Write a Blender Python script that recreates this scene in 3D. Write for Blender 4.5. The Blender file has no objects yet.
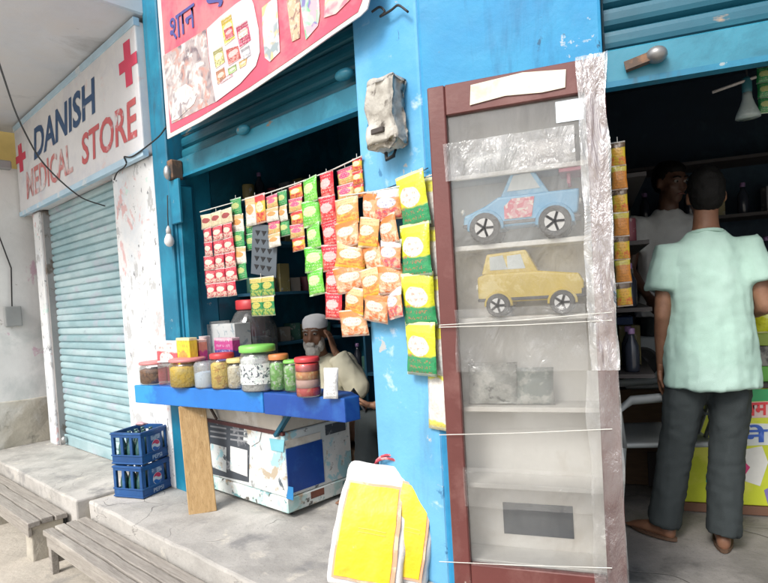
import bpy, bmesh, math, random
from mathutils import Vector, Matrix, noise
random.seed(7)
R = math.radians
sc = bpy.context.scene
COL = sc.collection

# ------------------------------------------------------------------ camera
FPX, CAMH, PITCH, ROLL = 580.0, 1.17, R(-2.0), R(3.4)
PPY = 300 + FPX * math.tan(-PITCH)
CROT = Matrix.Rotation(math.pi / 2 + PITCH, 3, 'X') @ Matrix.Rotation(-ROLL, 3, 'Z')
cd = bpy.data.cameras.new('camera')
cam = bpy.data.objects.new('camera', cd)
COL.objects.link(cam)
cam.matrix_world = Matrix.Translation((0, 0, CAMH)) @ CROT.to_4x4()
cd.sensor_width = 36
cd.lens = 36 * FPX / 768
cd.shift_y = (PPY - 291.5) / 768
cd.clip_start, cd.clip_end = 0.05, 1000
sc.camera = cam

# ------------------------------------------------------------------ light
SUN_AZ = Vector((-0.62, -0.78, 0)).normalized()      # where the light comes from
SUN_EL = R(44)
world = bpy.data.worlds.new('World')
sc.world = world
world.use_nodes = True
wn, wl = world.node_tree.nodes, world.node_tree.links
wn.clear()
sky = wn.new('ShaderNodeTexSky')
sky.sky_type = 'NISHITA'
sky.sun_disc = False
sky.sun_elevation = SUN_EL
sky.sun_rotation = math.atan2(SUN_AZ.x, SUN_AZ.y)
sky.air_density = 1.0
sky.dust_density = 4.0
hsv = wn.new('ShaderNodeHueSaturation')
hsv.inputs['Saturation'].default_value = 0.45        # white summer haze
bg = wn.new('ShaderNodeBackground')
bg.inputs['Strength'].default_value = 0.11
wo = wn.new('ShaderNodeOutputWorld')
wl.new(sky.outputs[0], hsv.inputs['Color'])
wl.new(hsv.outputs[0], bg.inputs[0])
wl.new(bg.outputs[0], wo.inputs[0])
sl = bpy.data.lights.new('sun', 'SUN')
sl.energy = 1.5
sl.angle = R(20)
sl.color = (1.0, 0.97, 0.92)
so = bpy.data.objects.new('sun', sl)
COL.objects.link(so)
sd = Vector((SUN_AZ.x * math.cos(SUN_EL), SUN_AZ.y * math.cos(SUN_EL), math.sin(SUN_EL)))
so.rotation_euler = sd.to_track_quat('Z', 'Y').to_euler()
so.location = sd * 20
sc.view_settings.view_transform = 'Standard'
sc.view_settings.look = 'None'
sc.view_settings.exposure = 0.88
sc.view_settings.gamma = 1.0
sc.cycles.max_bounces = 6
sc.cycles.diffuse_bounces = 3
sc.cycles.glossy_bounces = 2
sc.cycles.transparent_max_bounces = 12
sc.cycles.caustics_reflective = False
sc.cycles.caustics_refractive = False

# ------------------------------------------------------------------ pixel -> place
CO = Vector((0, 0, CAMH))
def ray(px, py):
    return CROT @ Vector(((px - 384) / FPX, -(py - PPY) / FPX, -1.0))
def on_ground(px, py, z=0.0):
    d = ray(px, py)
    return CO + d * ((z - CAMH) / d.z)
class Frame:
    """a facade: x runs along it to the right, y runs into the building, z up"""
    def __init__(s, o, deg):
        s.o = Vector(o)
        s.m = Matrix.Translation(s.o) @ Matrix.Rotation(R(deg), 4, 'Z')
        s.inv = s.m.inverted()
        s.x = (s.m.to_3x3() @ Vector((1, 0, 0)))
        s.y = (s.m.to_3x3() @ Vector((0, 1, 0)))
    def wor(s, u, v, z):
        return s.m @ Vector((u, v, z))
    def onp(s, px, py, v=0.0):
        d = ray(px, py)
        p = s.o + s.y * v
        t = (p - CO).dot(s.y) / d.dot(s.y)
        return s.inv @ (CO + d * t)
    def onu(s, px, py, u):
        d = ray(px, py)
        p = s.wor(u, 0, 0)
        t = (p - CO).dot(s.x) / d.dot(s.x)
        return s.inv @ (CO + d * t)
    def onf(s, px, py, z=0.0):
        return s.inv @ on_ground(px, py, z)
F1 = Frame(on_ground(176, 489), -43)
F2 = Frame(F1.wor(2.24, 0, 0), -20)

# ------------------------------------------------------------------ materials
class NT:
    def __init__(s, name):
        s.mat = bpy.data.materials.new(name)
        s.mat.use_nodes = True
        s.t = s.mat.node_tree
        s.n, s.l = s.t.nodes, s.t.links
        s.n.clear()
    def add(s, kind, **kw):
        nd = s.n.new(kind)
        for k, v in kw.items():
            setattr(nd, k, v)
        return nd
    def put(s, sock, v):
        if isinstance(v, bpy.types.NodeSocket):
            s.l.new(v, sock)
        else:
            if isinstance(v, tuple) and len(v) == 3 and sock.type == 'RGBA':
                v = (*v, 1)
            sock.default_value = v
    def mix(s, fac, a, b):
        m = s.add('ShaderNodeMix', data_type='RGBA')
        s.put(m.inputs[0], fac); s.put(m.inputs[6], a); s.put(m.inputs[7], b)
        return m.outputs[2]
    def math(s, op, a, b=0.0, c=0.0):
        m = s.add('ShaderNodeMath', operation=op)
        s.put(m.inputs[0], a); s.put(m.inputs[1], b); s.put(m.inputs[2], c)
        return m.outputs[0]
    def vmath(s, op, a, b):
        m = s.add('ShaderNodeVectorMath', operation=op)
        s.put(m.inputs[0], a); s.put(m.inputs[1], b)
        return m.outputs[0]
    def coords(s, kind='Object', rnd=True):
        tc = s.add('ShaderNodeTexCoord')
        out = tc.outputs[kind]
        if rnd:
            oi = s.add('ShaderNodeObjectInfo')
            k = s.math('MULTIPLY', oi.outputs['Random'], 37.0)
            out = s.vmath('ADD', out, k)
        return out
    def noise(s, co, scale, detail=4, rough=.6, stretch=(1, 1, 1), off=0.0, dist=0.0):
        if stretch != (1, 1, 1):
            co = s.vmath('MULTIPLY', co, stretch)
        if off:
            co = s.vmath('ADD', co, (off, off * 1.7, off * .3))
        nz = s.add('ShaderNodeTexNoise')
        s.put(nz.inputs['Vector'], co)
        nz.inputs['Scale'].default_value = scale
        nz.inputs['Detail'].default_value = detail
        nz.inputs['Roughness'].default_value = rough
        nz.inputs['Distortion'].default_value = dist
        return nz.outputs[0]
    def step(s, v, lo, hi):
        m = s.add('ShaderNodeMapRange')
        s.put(m.inputs[0], v)
        m.inputs[1].default_value, m.inputs[2].default_value = lo, hi
        return m.outputs[0]
    def finish(s, col, rough=.6, metal=0.0, bump=None, bstr=.2, bdist=.01, coat=0.0, alpha=1.0, spec=.5, emis=None):
        p = s.add('ShaderNodeBsdfPrincipled')
        s.put(p.inputs['Base Color'], col)
        s.put(p.inputs['Roughness'], rough)
        p.inputs['Metallic'].default_value = metal
        p.inputs['Coat Weight'].default_value = coat
        p.inputs['Specular IOR Level'].default_value = spec
        s.put(p.inputs['Alpha'], alpha)
        if emis:
            p.inputs['Emission Color'].default_value = (*emis[0], 1)
            p.inputs['Emission Strength'].default_value = emis[1]
        if bump is not None:
            b = s.add('ShaderNodeBump')
            b.inputs['Strength'].default_value = bstr
            b.inputs['Distance'].default_value = bdist
            s.put(b.inputs['Height'], bump)
            s.l.new(b.outputs[0], p.inputs['Normal'])
        o = s.add('ShaderNodeOutputMaterial')
        s.l.new(p.outputs[0], o.inputs[0])
        return s.mat

MATS = {}
def M(name, col, rough=.6, layers=(), var=.12, vscale=3.0, bump=.15, bscale=60, bdist=.004, metal=0., coat=0., spec=.5, rnd=True, cell=0.):
    """layers: (colour, scale, low, high[, stretch]) paint, dirt or wear with a shape of its own"""
    if name in MATS:
        return MATS[name]
    t = NT(name)
    co = t.coords(rnd=rnd)
    dark = tuple(c * (1 - var * 1.6) for c in col)
    lite = tuple(min(1, c * (1 + var)) for c in col)
    n0 = t.noise(co, vscale, 5, .62)
    c = t.mix(t.step(n0, .3, .7), dark, lite)
    for i, L in enumerate(layers):
        st = L[4] if len(L) > 4 else (1, 1, 1)
        nn = t.noise(co, L[1], 6, .65, st, off=3.1 * (i + 1), dist=.3)
        c = t.mix(t.step(nn, L[2], L[3]), c, L[0])
    bn = t.noise(co, bscale, 4, .6)
    if cell:
        vo = t.add('ShaderNodeTexVoronoi', feature='DISTANCE_TO_EDGE')
        wv = t.vmath('ADD', co, t.vmath('MULTIPLY', t.add('ShaderNodeTexNoise').outputs['Color'], (.5, .5, .5)))
        t.put(vo.inputs['Vector'], wv); vo.inputs['Scale'].default_value = cell
        ck = t.math('MULTIPLY', t.step(vo.outputs['Distance'], .007, .001), t.step(t.noise(co, 1.6, 3, off=9), .52, .60))
        c = t.mix(ck, c, tuple(k * .45 for k in col))
        sp = t.noise(co, 120, 2, .5, off=5)
        c = t.mix(t.math('MULTIPLY', t.step(sp, .66, .70), .6), c, tuple(k * .45 for k in col))
        bn = t.math('SUBTRACT', bn, t.math('MULTIPLY', ck, 1.5))
    rg = t.math('MULTIPLY_ADD', n0, .3, rough - .15)
    MATS[name] = t.finish(c, rg, metal, bn, bump, bdist, coat, spec=spec)
    return MATS[name]

def wood(name, c1, c2, axis=(1, 12, 12), rough=.75, layers=()):
    if name in MATS:
        return MATS[name]
    t = NT(name)
    co = t.coords()
    g = t.noise(co, 5, 6, .7, axis, dist=.6)
    c = t.mix(t.step(g, .3, .7), c1, c2)
    g2 = t.noise(co, 16, 4, .7, axis, off=4)
    c = t.mix(t.math('MULTIPLY', t.step(g2, .55, .75), .6), c, tuple(x * .45 for x in c1))
    for i, L in enumerate(layers):
        nn = t.noise(co, L[1], 6, .65, L[4] if len(L) > 4 else (1, 1, 1), off=3.1 * (i + 1))
        c = t.mix(t.step(nn, L[2], L[3]), c, L[0])
    MATS[name] = t.finish(c, rough, 0, g2, .5, .006)
    return MATS[name]

def pack(name, base, band=None, accent=None, text=(.9, .9, .88), blob=None, rough=.3, seed=1.0, bandz=.72, foot=None):
    """printed plastic packet: bands, an oval, a picture, lines of small print"""
    if name in MATS:
        return MATS[name]
    t = NT(name)
    tc = t.add('ShaderNodeTexCoord')
    sp = t.add('ShaderNodeSeparateXYZ')
    t.l.new(tc.outputs['Generated'], sp.inputs[0])
    x, z = sp.outputs[0], sp.outputs[2]
    co = t.vmath('ADD', tc.outputs['Generated'], (seed, seed * 2, seed * .5))
    wob = t.math('MULTIPLY', t.math('SUBTRACT', t.noise(co, 2, 1), .5), .14)
    zz = t.math('ADD', z, wob)
    c = t.mix(t.step(t.noise(co, 4, 3), .3, .7), tuple(v * .8 for v in base), tuple(min(1, v * 1.15) for v in base))
    if blob:
        nb = t.noise(co, 6, 4, off=2)
        bl = t.mix(t.step(nb, .42, .58), blob[0], blob[1])
        c = t.mix(t.step(zz, .40, .36), c, bl)
    if foot:
        c = t.mix(t.step(zz, .16, .14), c, foot)
    if band:
        c = t.mix(t.step(zz, bandz, bandz + .03), c, band)
    if accent:
        dx = t.math('MULTIPLY', t.math('SUBTRACT', x, .5), 1.15)
        dz = t.math('MULTIPLY', t.math('SUBTRACT', zz, .56), 2.3)
        rr = t.math('ADD', t.math('MULTIPLY', dx, dx), t.math('MULTIPLY', dz, dz))
        c = t.mix(t.step(rr, .17, .15), c, accent)
    if text:
        # lettering-like print: stretched noise kept inside three lines
        nt = t.noise(co, 27, 1, .5, (1, 1, .5), off=5)
        ln = t.math('PINGPONG', t.math('MULTIPLY', z, 9.0), .5)
        msk = t.math('MULTIPLY', t.step(nt, .52, .56), t.step(ln, .22, .26))
        edge = t.math('MULTIPLY', t.step(x, .12, .16), t.step(x, .88, .84))
        c = t.mix(t.math('MULTIPLY', t.math('MULTIPLY', msk, edge), .5), c, text)
    # crimped ends
    cr = t.math('MAXIMUM', t.step(z, .06, .05), t.step(z, .94, .95))
    c = t.mix(t.math('MULTIPLY', cr, .5), c, (.75, .75, .72))
    obn = t.noise(t.coords(), 55, 3)
    MATS[name] = t.finish(c, rough - .06, 0, obn, .5, .008, coat=.3)
    return MATS[name]

def clear(name, tint=(.9, .95, .97), body=.12, rough=.08, wrinkle=0., gloss=.10):
    """thin clear plastic or glass: mostly see-through, part milky, part mirror"""
    if name in MATS:
        return MATS[name]
    t = NT(name)
    tr = t.add('ShaderNodeBsdfTransparent'); tr.inputs[0].default_value = (*tint, 1)
    df = t.add('ShaderNodeBsdfDiffuse'); df.inputs[0].default_value = (.8, .82, .83, 1)
    gl = t.add('ShaderNodeBsdfGlossy'); gl.inputs['Roughness'].default_value = rough
    gl.inputs[0].default_value = (1, 1, 1, 1)
    lw = t.add('ShaderNodeLayerWeight'); lw.inputs[0].default_value = .35
    co = t.coords()
    m1 = t.add('ShaderNodeMixShader'); m2 = t.add('ShaderNodeMixShader')
    milk = t.math('MULTIPLY', t.step(t.noise(co, 7, 4, .6, (1, 1, .5)), .2, .8), body * 2)
    t.put(m1.inputs[0], milk)
    t.l.new(tr.outputs[0], m1.inputs[1]); t.l.new(df.outputs[0], m1.inputs[2])
    t.put(m2.inputs[0], t.math('MULTIPLY_ADD', lw.outputs['Fresnel'], .6, gloss * .4))
    t.l.new(m1.outputs[0], m2.inputs[1]); t.l.new(gl.outputs[0], m2.inputs[2])
    if wrinkle:
        b = t.add('ShaderNodeBump'); b.inputs['Strength'].default_value = wrinkle; b.inputs['Distance'].default_value = .02
        t.put(b.inputs['Height'], t.noise(co, 14, 5, .65, (1, 1, .35), dist=1.2))
        t.l.new(b.outputs[0], gl.inputs['Normal']); t.l.new(b.outputs[0], df.inputs['Normal'])
    o = t.add('ShaderNodeOutputMaterial')
    t.l.new(m2.outputs[0], o.inputs[0])
    MATS[name] = t.mat
    return t.mat

def print_mat(name, cols, scale=9, seed=0., rough=.4, sharp=.02):
    """a printed picture far too small to read: patches of a few inks"""
    if name in MATS:
        return MATS[name]
    t = NT(name)
    co = t.coords(rnd=False)
    c = cols[0]
    for i, k in enumerate(cols[1:]):
        nn = t.noise(co, scale * (1 + .25 * i), 2, .5, off=seed + 2.3 * (i + 1), dist=.8)
        c = t.mix(t.step(nn, .53, .53 + sharp), c, k)
    MATS[name] = t.finish(c, rough, 0, t.noise(co, 30, 3), .1, .003)
    return MATS[name]

def faded(name, col, under, lo, hi, scale=14, rough=.7):
    """sign paint worn through to the wall under it"""
    if name in MATS:
        return MATS[name]
    t = NT(name)
    co = t.coords(rnd=False)
    nn = t.noise(co, scale, 6, .7)
    n2 = t.noise(co, 3, 3, .6, off=7)
    f = t.step(t.math('MULTIPLY_ADD', n2, .5, t.math('MULTIPLY', nn, .5)), lo, hi)
    MATS[name] = t.finish(t.mix(f, under, col), rough)
    return MATS[name]

# ------------------------------------------------------------------ mesh building
class MB:
    def __init__(s):
        s.v, s.f, s.mi = [], [], []
    def add(s, verts, faces, mi=0):
        b = len(s.v)
        s.v += [Vector(v) for v in verts]
        s.f += [tuple(b + i for i in f) for f in faces]
        s.mi += [mi] * len(faces)
        return s
    def box(s, x0, x1, y0, y1, z0, z1, mi=0, mx=None):
        vs = [Vector((x, y, z)) for x in (x0, x1) for y in (y0, y1) for z in (z0, z1)]
        if mx is not None:
            vs = [mx @ v for v in vs]
        return s.add(vs, [(0, 1, 3, 2), (4, 6, 7, 5), (0, 4, 5, 1), (2, 3, 7, 6), (0, 2, 6, 4), (1, 5, 7, 3)], mi)
    def bar(s, a, b, w, d, mi=0, ref=(0, 0, 1)):
        """rectangular bar from a to b, w across, d deep"""
        a, b = Vector(a), Vector(b)
        t = (b - a).normalized()
        r = Vector(ref)
        if abs(t.dot(r)) > .95:
            r = Vector((1, 0, 0))
        p = t.cross(r).normalized(); q = p.cross(t).normalized()
        vs = [c + p * (i * w / 2) + q * (j * d / 2) for c in (a, b) for i, j in ((-1, -1), (1, -1), (1, 1), (-1, 1))]
        return s.add(vs, [(3, 2, 1, 0), (4, 5, 6, 7), (0, 1, 5, 4), (1, 2, 6, 5), (2, 3, 7, 6), (3, 0, 4, 7)], mi)
    def prism(s, pts, y0, y1, mi=0):
        """outline in x,z given thickness in y"""
        n = len(pts)
        vs = [(x, y0, z) for x, z in pts] + [(x, y1, z) for x, z in pts]
        ar = sum(pts[i][0] * pts[(i + 1) % n][1] - pts[(i + 1) % n][0] * pts[i][1] for i in range(n))
        fs = [tuple(range(n)), tuple(range(2 * n - 1, n - 1, -1))] + [(i, i + n, (i + 1) % n + n, (i + 1) % n) for i in range(n)]
        if ar < 0:
            fs = [tuple(reversed(f)) for f in fs]
        return s.add(vs, fs, mi)
    def slab(s, pts, z0, z1, mi=0):
        """outline in x,y given thickness in z"""
        n = len(pts)
        vs = [(x, y, z0) for x, y in pts] + [(x, y, z1) for x, y in pts]
        ar = sum(pts[i][0] * pts[(i + 1) % n][1] - pts[(i + 1) % n][0] * pts[i][1] for i in range(n))
        fs = [tuple(range(n - 1, -1, -1)), tuple(range(n, 2 * n))] + [(i, (i + 1) % n, (i + 1) % n + n, i + n) for i in range(n)]
        if ar < 0:
            fs = [tuple(reversed(f)) for f in fs]
        return s.add(vs, fs, mi)
    def tube(s, path, r, n=8, mi=0, caps=True):
        path = [Vector(p) for p in path]
        rs = r if isinstance(r, (list, tuple)) else [r] * len(path)
        rings = []
        ref = Vector((.31, .17, .93))
        for i, p in enumerate(path):
            t = (path[min(i + 1, len(path) - 1)] - path[max(i - 1, 0)]).normalized()
            a = t.cross(ref)
            if a.length < .1:
                a = t.cross(Vector((1, 0, 0)))
            a.normalize(); b = t.cross(a)
            rings.append([p + (a * math.cos(k * math.tau / n) + b * math.sin(k * math.tau / n)) * rs[i] for k in range(n)])
        vs = [v for rg in rings for v in rg]
        fs = []
        for i in range(len(path) - 1):
            for k in range(n):
                k2 = (k + 1) % n
                fs.append((i * n + k, i * n + k2, (i + 1) * n + k2, (i + 1) * n + k))
        if caps:
            fs.append(tuple(range(n - 1, -1, -1))); fs.append(tuple(range((len(path) - 1) * n, len(path) * n)))
        return s.add(vs, fs, mi)
    def lathe(s, prof, n=20, c=(0, 0, 0), mi=0, axis='Z'):
        vs, fs = [], []
        for r, z in prof:
            for k in range(n):
                a = k * math.tau / n
                p = (r * math.cos(a), r * math.sin(a), z)
                if axis == 'Y':
                    p = (p[0], p[2], p[1])
                vs.append(Vector(p) + Vector(c))
        for i in range(len(prof) - 1):
            for k in range(n):
                k2 = (k + 1) % n
                fs.append((i * n + k, i * n + k2, (i + 1) * n + k2, (i + 1) * n + k))
        fs.append(tuple(range(n - 1, -1, -1))); fs.append(tuple(range((len(prof) - 1) * n, len(prof) * n)))
        if axis == 'Y':
            fs = [tuple(reversed(f)) for f in fs]
        return s.add(vs, fs, mi)
    def loft(s, chain, ref=(1, 0, 0), n=14, mi=0):
        """chain of (point, half-width along ref, half-depth)"""
        pts = [Vector(c[0]) for c in chain]
        vs, fs = [], []
        for i, (p, a, b) in enumerate(chain):
            t = (pts[min(i + 1, len(pts) - 1)] - pts[max(i - 1, 0)]).normalized()
            r = Vector(ref)
            sd = (r - t * r.dot(t))
            if sd.length < .15:
                r = Vector((0, 1, .2)); sd = r - t * r.dot(t)
            sd.normalize(); q = t.cross(sd)
            vs += [pts[i] + sd * (a * math.cos(k * math.tau / n)) + q * (b * math.sin(k * math.tau / n)) for k in range(n)]
        for i in range(len(chain) - 1):
            for k in range(n):
                k2 = (k + 1) % n
                fs.append((i * n + k, i * n + k2, (i + 1) * n + k2, (i + 1) * n + k))
        fs.append(tuple(range(n - 1, -1, -1))); fs.append(tuple(range((len(chain) - 1) * n, len(chain) * n)))
        return s.add(vs, fs, mi)
    def ball(s, c, rx, ry, rz, n=14, m=9, mi=0):
        prof = []
        c = Vector(c)
        vs, fs = [c + Vector((0, 0, -rz))], []
        for i in range(1, m):
            a = math.pi * i / m
            for k in range(n):
                b = math.tau * k / n
                vs.append(c + Vector((rx * math.sin(a) * math.cos(b), ry * math.sin(a) * math.sin(b), -rz * math.cos(a))))
        vs.append(c + Vector((0, 0, rz)))
        for k in range(n):
            fs.append((0, 1 + (k + 1) % n, 1 + k))
        for i in range(m - 2):
            for k in range(n):
                k2 = (k + 1) % n
                fs.append((1 + i * n + k, 1 + i * n + k2, 1 + (i + 1) * n + k2, 1 + (i + 1) * n + k))
        e = len(vs) - 1; o = 1 + (m - 2) * n
        for k in range(n):
            fs.append((e, o + k, o + (k + 1) % n))
        return s.add(vs, fs, mi)
    def mesh(s, name, mats, smooth=False, bevel=0., seg=1, fixn=True):
        me = bpy.data.meshes.new(name)
        me.from_pydata([tuple(v) for v in s.v], [], s.f)
        for m in (mats if isinstance(mats, (list, tuple)) else [mats]):
            me.materials.append(m)
        for p, i in zip(me.polygons, s.mi):
            p.material_index = i
            p.use_smooth = smooth
        bm = bmesh.new(); bm.from_mesh(me)
        if fixn:
            bmesh.ops.recalc_face_normals(bm, faces=bm.faces)
        if bevel:
            es = [e for e in bm.edges if len(e.link_faces) == 2 and e.calc_face_angle(0) > .5]
            bmesh.ops.bevel(bm, geom=es, offset=bevel, segments=seg, affect='EDGES', profile=.6, clamp_overlap=True)
        bm.to_mesh(me); bm.free()
        return me
    def build(s, name, mats, parent=None, frame=None, smooth=False, bevel=0., seg=1, **tags):
        return place(name, s.mesh(name, mats, smooth, bevel, seg), parent, frame, **tags)

def mx_of(frame):
    if frame is None:
        return Matrix.Identity(4)
    if isinstance(frame, Frame):
        return frame.m
    return frame
def place(name, me, parent=None, frame=None, local=None, **tags):
    o = bpy.data.objects.new(name, me)
    COL.objects.link(o)
    m = mx_of(frame)
    if local is not None:
        m = m @ local
    o.parent = parent
    o.matrix_basis = m
    for k, v in tags.items():
        if v is not None:
            o[k] = v
    return o
def thing(name, label, category, frame=None, loc=(0, 0, 0), rotz=0., group=None):
    e = bpy.data.objects.new(name, None)
    COL.objects.link(e)
    e.empty_display_size = .05
    e.matrix_basis = mx_of(frame) @ Matrix.Translation(loc) @ Matrix.Rotation(rotz, 4, 'Z')
    e['label'], e['category'] = label, category
    if group:
        e['group'] = group
    return e
def at(frame, loc, rotz=0.):
    return mx_of(frame) @ Matrix.Translation(loc) @ Matrix.Rotation(rotz, 4, 'Z')
def roughen(me, amp, scale, seed=0.):
    for v in me.vertices:
        p = v.co * scale + Vector((seed, seed, seed))
        v.co += noise.noise_vector(p) * amp
def dense_box(x0, x1, y0, y1, z0, z1, step, amp, scale, bevel=.01):
    """a box cut fine enough that its faces and arrises can be uneven"""
    b = MB().box(x0, x1, y0, y1, z0, z1)
    me = b.mesh('t', [])
    bm = bmesh.new(); bm.from_mesh(me)
    for ax, lo, hi in ((0, x0, x1), (1, y0, y1), (2, z0, z1)):
        k = max(1, int((hi - lo) / step))
        for i in range(1, k):
            co = [0, 0, 0]; co[ax] = lo + (hi - lo) * i / k
            no = [0, 0, 0]; no[ax] = 1
            bmesh.ops.bisect_plane(bm, geom=bm.verts[:] + bm.edges[:] + bm.faces[:], plane_co=co, plane_no=no)
    es = [e for e in bm.edges if len(e.link_faces) == 2 and e.calc_face_angle(0) > .5]
    bmesh.ops.bevel(bm, geom=es, offset=bevel, segments=2, affect='EDGES', profile=.5)
    bm.to_mesh(me); bm.free()
    roughen(me, amp, scale)
    return me
def mesh_in(me, mat, smooth=False):
    me.materials.clear(); me.materials.append(mat)
    for p in me.polygons:
        p.use_smooth = smooth
    return me

BENCH = bpy.data.scenes.new('bench')          # scratch scene, so that only one object is evaluated at a time
def evaluated(ob):
    BENCH.collection.objects.link(ob)
    vl = BENCH.view_layers[0]
    vl.update()
    me = bpy.data.meshes.new_from_object(ob.evaluated_get(vl.depsgraph))
    bpy.data.objects.remove(ob)
    return me
def text_on(frame, v, quad, s, mat, parent, bold=.02, name='lettering', plane='p', inv=None):
    """letters laid on a facade plane between four photo corners (bottom left, bottom right, top right, top left)"""
    cu = bpy.data.curves.new('t', 'FONT')
    cu.body = s
    cu.offset = bold
    cu.resolution_u = 3
    ob = bpy.data.objects.new('t', cu)
    me = evaluated(ob)
    xs = [q.co.x for q in me.vertices]; ys = [q.co.y for q in me.vertices]
    x0, x1, y0, y1 = min(xs), max(xs), min(ys), max(ys)
    P = [frame.onp(px, py, v) for px, py in quad] if not isinstance(quad[0], Vector) else quad
    for q in me.vertices:
        a, b = (q.co.x - x0) / (x1 - x0), (q.co.y - y0) / (y1 - y0)
        q.co = (P[0] * (1 - a) + P[1] * a) * (1 - b) + (P[3] * (1 - a) + P[2] * a) * b
    me.materials.clear(); me.materials.append(mat)
    o = place(name, me, parent, None)
    return o
def sheet_px(frame, v, pts, mat, parent, name, th=.002):
    """a flat sheet whose outline is given in photo pixels on a facade plane"""
    P = [frame.onp(px, py, v) for px, py in pts]
    return MB().prism([(p.x, p.z) for p in P], v - th, v).build(name, mat, parent)

# ------------------------------------------------------------------ palette
white_wall = M('white_lime_wall', (.74, .75, .76), .85, [((.66, .70, .74), 2.2, .48, .62), ((.60, .52, .52), 5, .60, .66), ((.30, .31, .33), 9, .665, .685)], .06, bump=.35, bscale=30)
jamb_wall = M('peeling_white_wall', (.74, .75, .76), .85, [((.62, .66, .70), 2.2, .48, .62), ((.66, .45, .45), 6, .60, .63, (1, 1, .6)), ((.55, .70, .66), 4.5, .61, .64), ((.46, .47, .48), 8, .57, .60, (1, 1, .7)), ((.20, .21, .23), 19, .64, .66, (1, 1, .6))], .06, bump=.5, bscale=24, bdist=.008)
sign_white = M('sign_white_paint', (.72, .72, .74), .75, [((.62, .63, .68), 2.5, .5, .64), ((.70, .60, .60), 6, .60, .68)], .05, bump=.15)
pale_blue = M('pale_blue_paint', (.48, .66, .80), .7, [((.70, .74, .78), 6, .55, .66)], .08)
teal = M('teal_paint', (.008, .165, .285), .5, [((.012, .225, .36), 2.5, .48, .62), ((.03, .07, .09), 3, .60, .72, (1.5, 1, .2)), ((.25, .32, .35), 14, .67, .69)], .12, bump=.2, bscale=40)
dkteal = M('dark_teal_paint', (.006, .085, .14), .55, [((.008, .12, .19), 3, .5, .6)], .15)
blue_wall = M('bright_blue_wall', (.016, .23, .47), .6, [((.028, .29, .53), 1.6, .45, .65), ((.010, .15, .32), 3.5, .58, .72, (1.6, 1, .18)), ((.012, .10, .20), 14, .66, .69, (1, 1, .5)), ((.34, .44, .52), 11, .665, .69), ((.10, .12, .13), 24, .69, .71)], .10, bump=.35, bscale=18, bdist=.008)
lite_blue_wall = M('light_blue_wall', (.14, .42, .68), .6, [((.08, .34, .62), 2.2, .46, .64), ((.46, .62, .78), 7, .60, .70), ((.10, .28, .46), 3.5, .60, .74, (1.6, 1, .2)), ((.05, .20, .38), 13, .66, .69, (1, 1, .5)), ((.42, .44, .44), 11, .68, .70)], .08, bump=.35, bscale=18, bdist=.008)
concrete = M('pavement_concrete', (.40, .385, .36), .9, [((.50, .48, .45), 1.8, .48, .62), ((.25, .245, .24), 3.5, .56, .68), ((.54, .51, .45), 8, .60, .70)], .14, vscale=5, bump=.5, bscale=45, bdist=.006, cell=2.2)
shade_toned_concrete = M('shade_toned_cement_floor', (.17, .16, .15), .8, [((.25, .235, .22), 1.8, .48, .62), ((.09, .085, .08), 3.5, .56, .68)], .16, vscale=5, bump=.5, bscale=45, bdist=.006, cell=2.0)  # store's shade put into the base colour; patches and cracks are wear
concrete_side = M('pavement_side', (.42, .39, .33), .92, [((.52, .48, .40), 2, .46, .60), ((.24, .22, .19), 6, .60, .70)], .15, vscale=6, bump=.8, bscale=22, bdist=.012)
dust = M('dusty_road', (.46, .42, .36), .95, [((.56, .52, .45), .9, .45, .65), ((.32, .30, .27), 5, .58, .70)], .12, vscale=2.5, bump=.6, bscale=35, bdist=.01, rnd=False)
slab_mat = M('whitewashed_slab', (.67, .70, .75), .9, [((.68, .68, .69), 1.0, .45, .62), ((.42, .43, .45), 2.2, .56, .72, (1, .5, 1)), ((.30, .31, .33), 5, .66, .74)], .06, bump=.3, bscale=25)
shutter_pale = M('pale_shutter_paint', (.27, .42, .46), .5, [((.42, .55, .58), 1.7, .42, .62, (.6, 1, 1)), ((.42, .42, .50), 2.4, .55, .70), ((.24, .36, .40), 9, .60, .70, (.2, 1, 1))], .10, bump=.1, metal=.0)
shutter_teal = M('teal_shutter_paint', (.008, .10, .155), .4, [((.016, .15, .21), 3, .5, .62, (.3, 1, 1)), ((.30, .22, .16), 6, .665, .70, (.25, 1, 1))], .12, bump=.1)
shutter_bar = M('teal_bar_paint', (.03, .22, .32), .4, [((.015, .14, .21), 3, .5, .62), ((.20, .15, .11), 9, .67, .70)], .1)
steel = M('dull_steel', (.45, .45, .45), .4, [((.20, .16, .12), 12, .58, .66)], .2, metal=.8)
rust = M('rusty_iron', (.10, .07, .055), .8, [((.22, .12, .07), 12, .5, .6)], .2)
black_wire = M('black_cable', (.02, .02, .022), .5)
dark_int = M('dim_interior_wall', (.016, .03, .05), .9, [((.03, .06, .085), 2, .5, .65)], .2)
shelf_blue = M('blue_shelf_board', (.02, .10, .17), .6, var=.2)
counter_blue = M('counter_blue_paint', (.020, .17, .56), .4, [((.03, .28, .66), 2.5, .52, .60), ((.012, .055, .26), 1.3, .54, .62)], .12, bump=.1)
counter_navy = M('counter_navy_paint', (.010, .06, .30), .42, [((.02, .10, .36), 4, .5, .62)], .12)
peel = M('peeling_white_panel', (.62, .66, .66), .6, [((.70, .71, .70), 2.2, .45, .58), ((.34, .58, .64), 5, .565, .59), ((.44, .37, .28), 6, .585, .63), ((.30, .31, .31), 13, .60, .63), ((.10, .12, .14), 9, .625, .64)], .08, bump=.3, bscale=25, bdist=.006)
mint_peel = M('mint_peeling_strip', (.42, .62, .60), .6, [((.64, .68, .66), 4, .46, .52), ((.14, .30, .32), 7, .57, .60), ((.45, .36, .26), 6, .60, .64), ((.10, .09, .08), 12, .62, .65)], .08, bump=.3, bscale=25)
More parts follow.
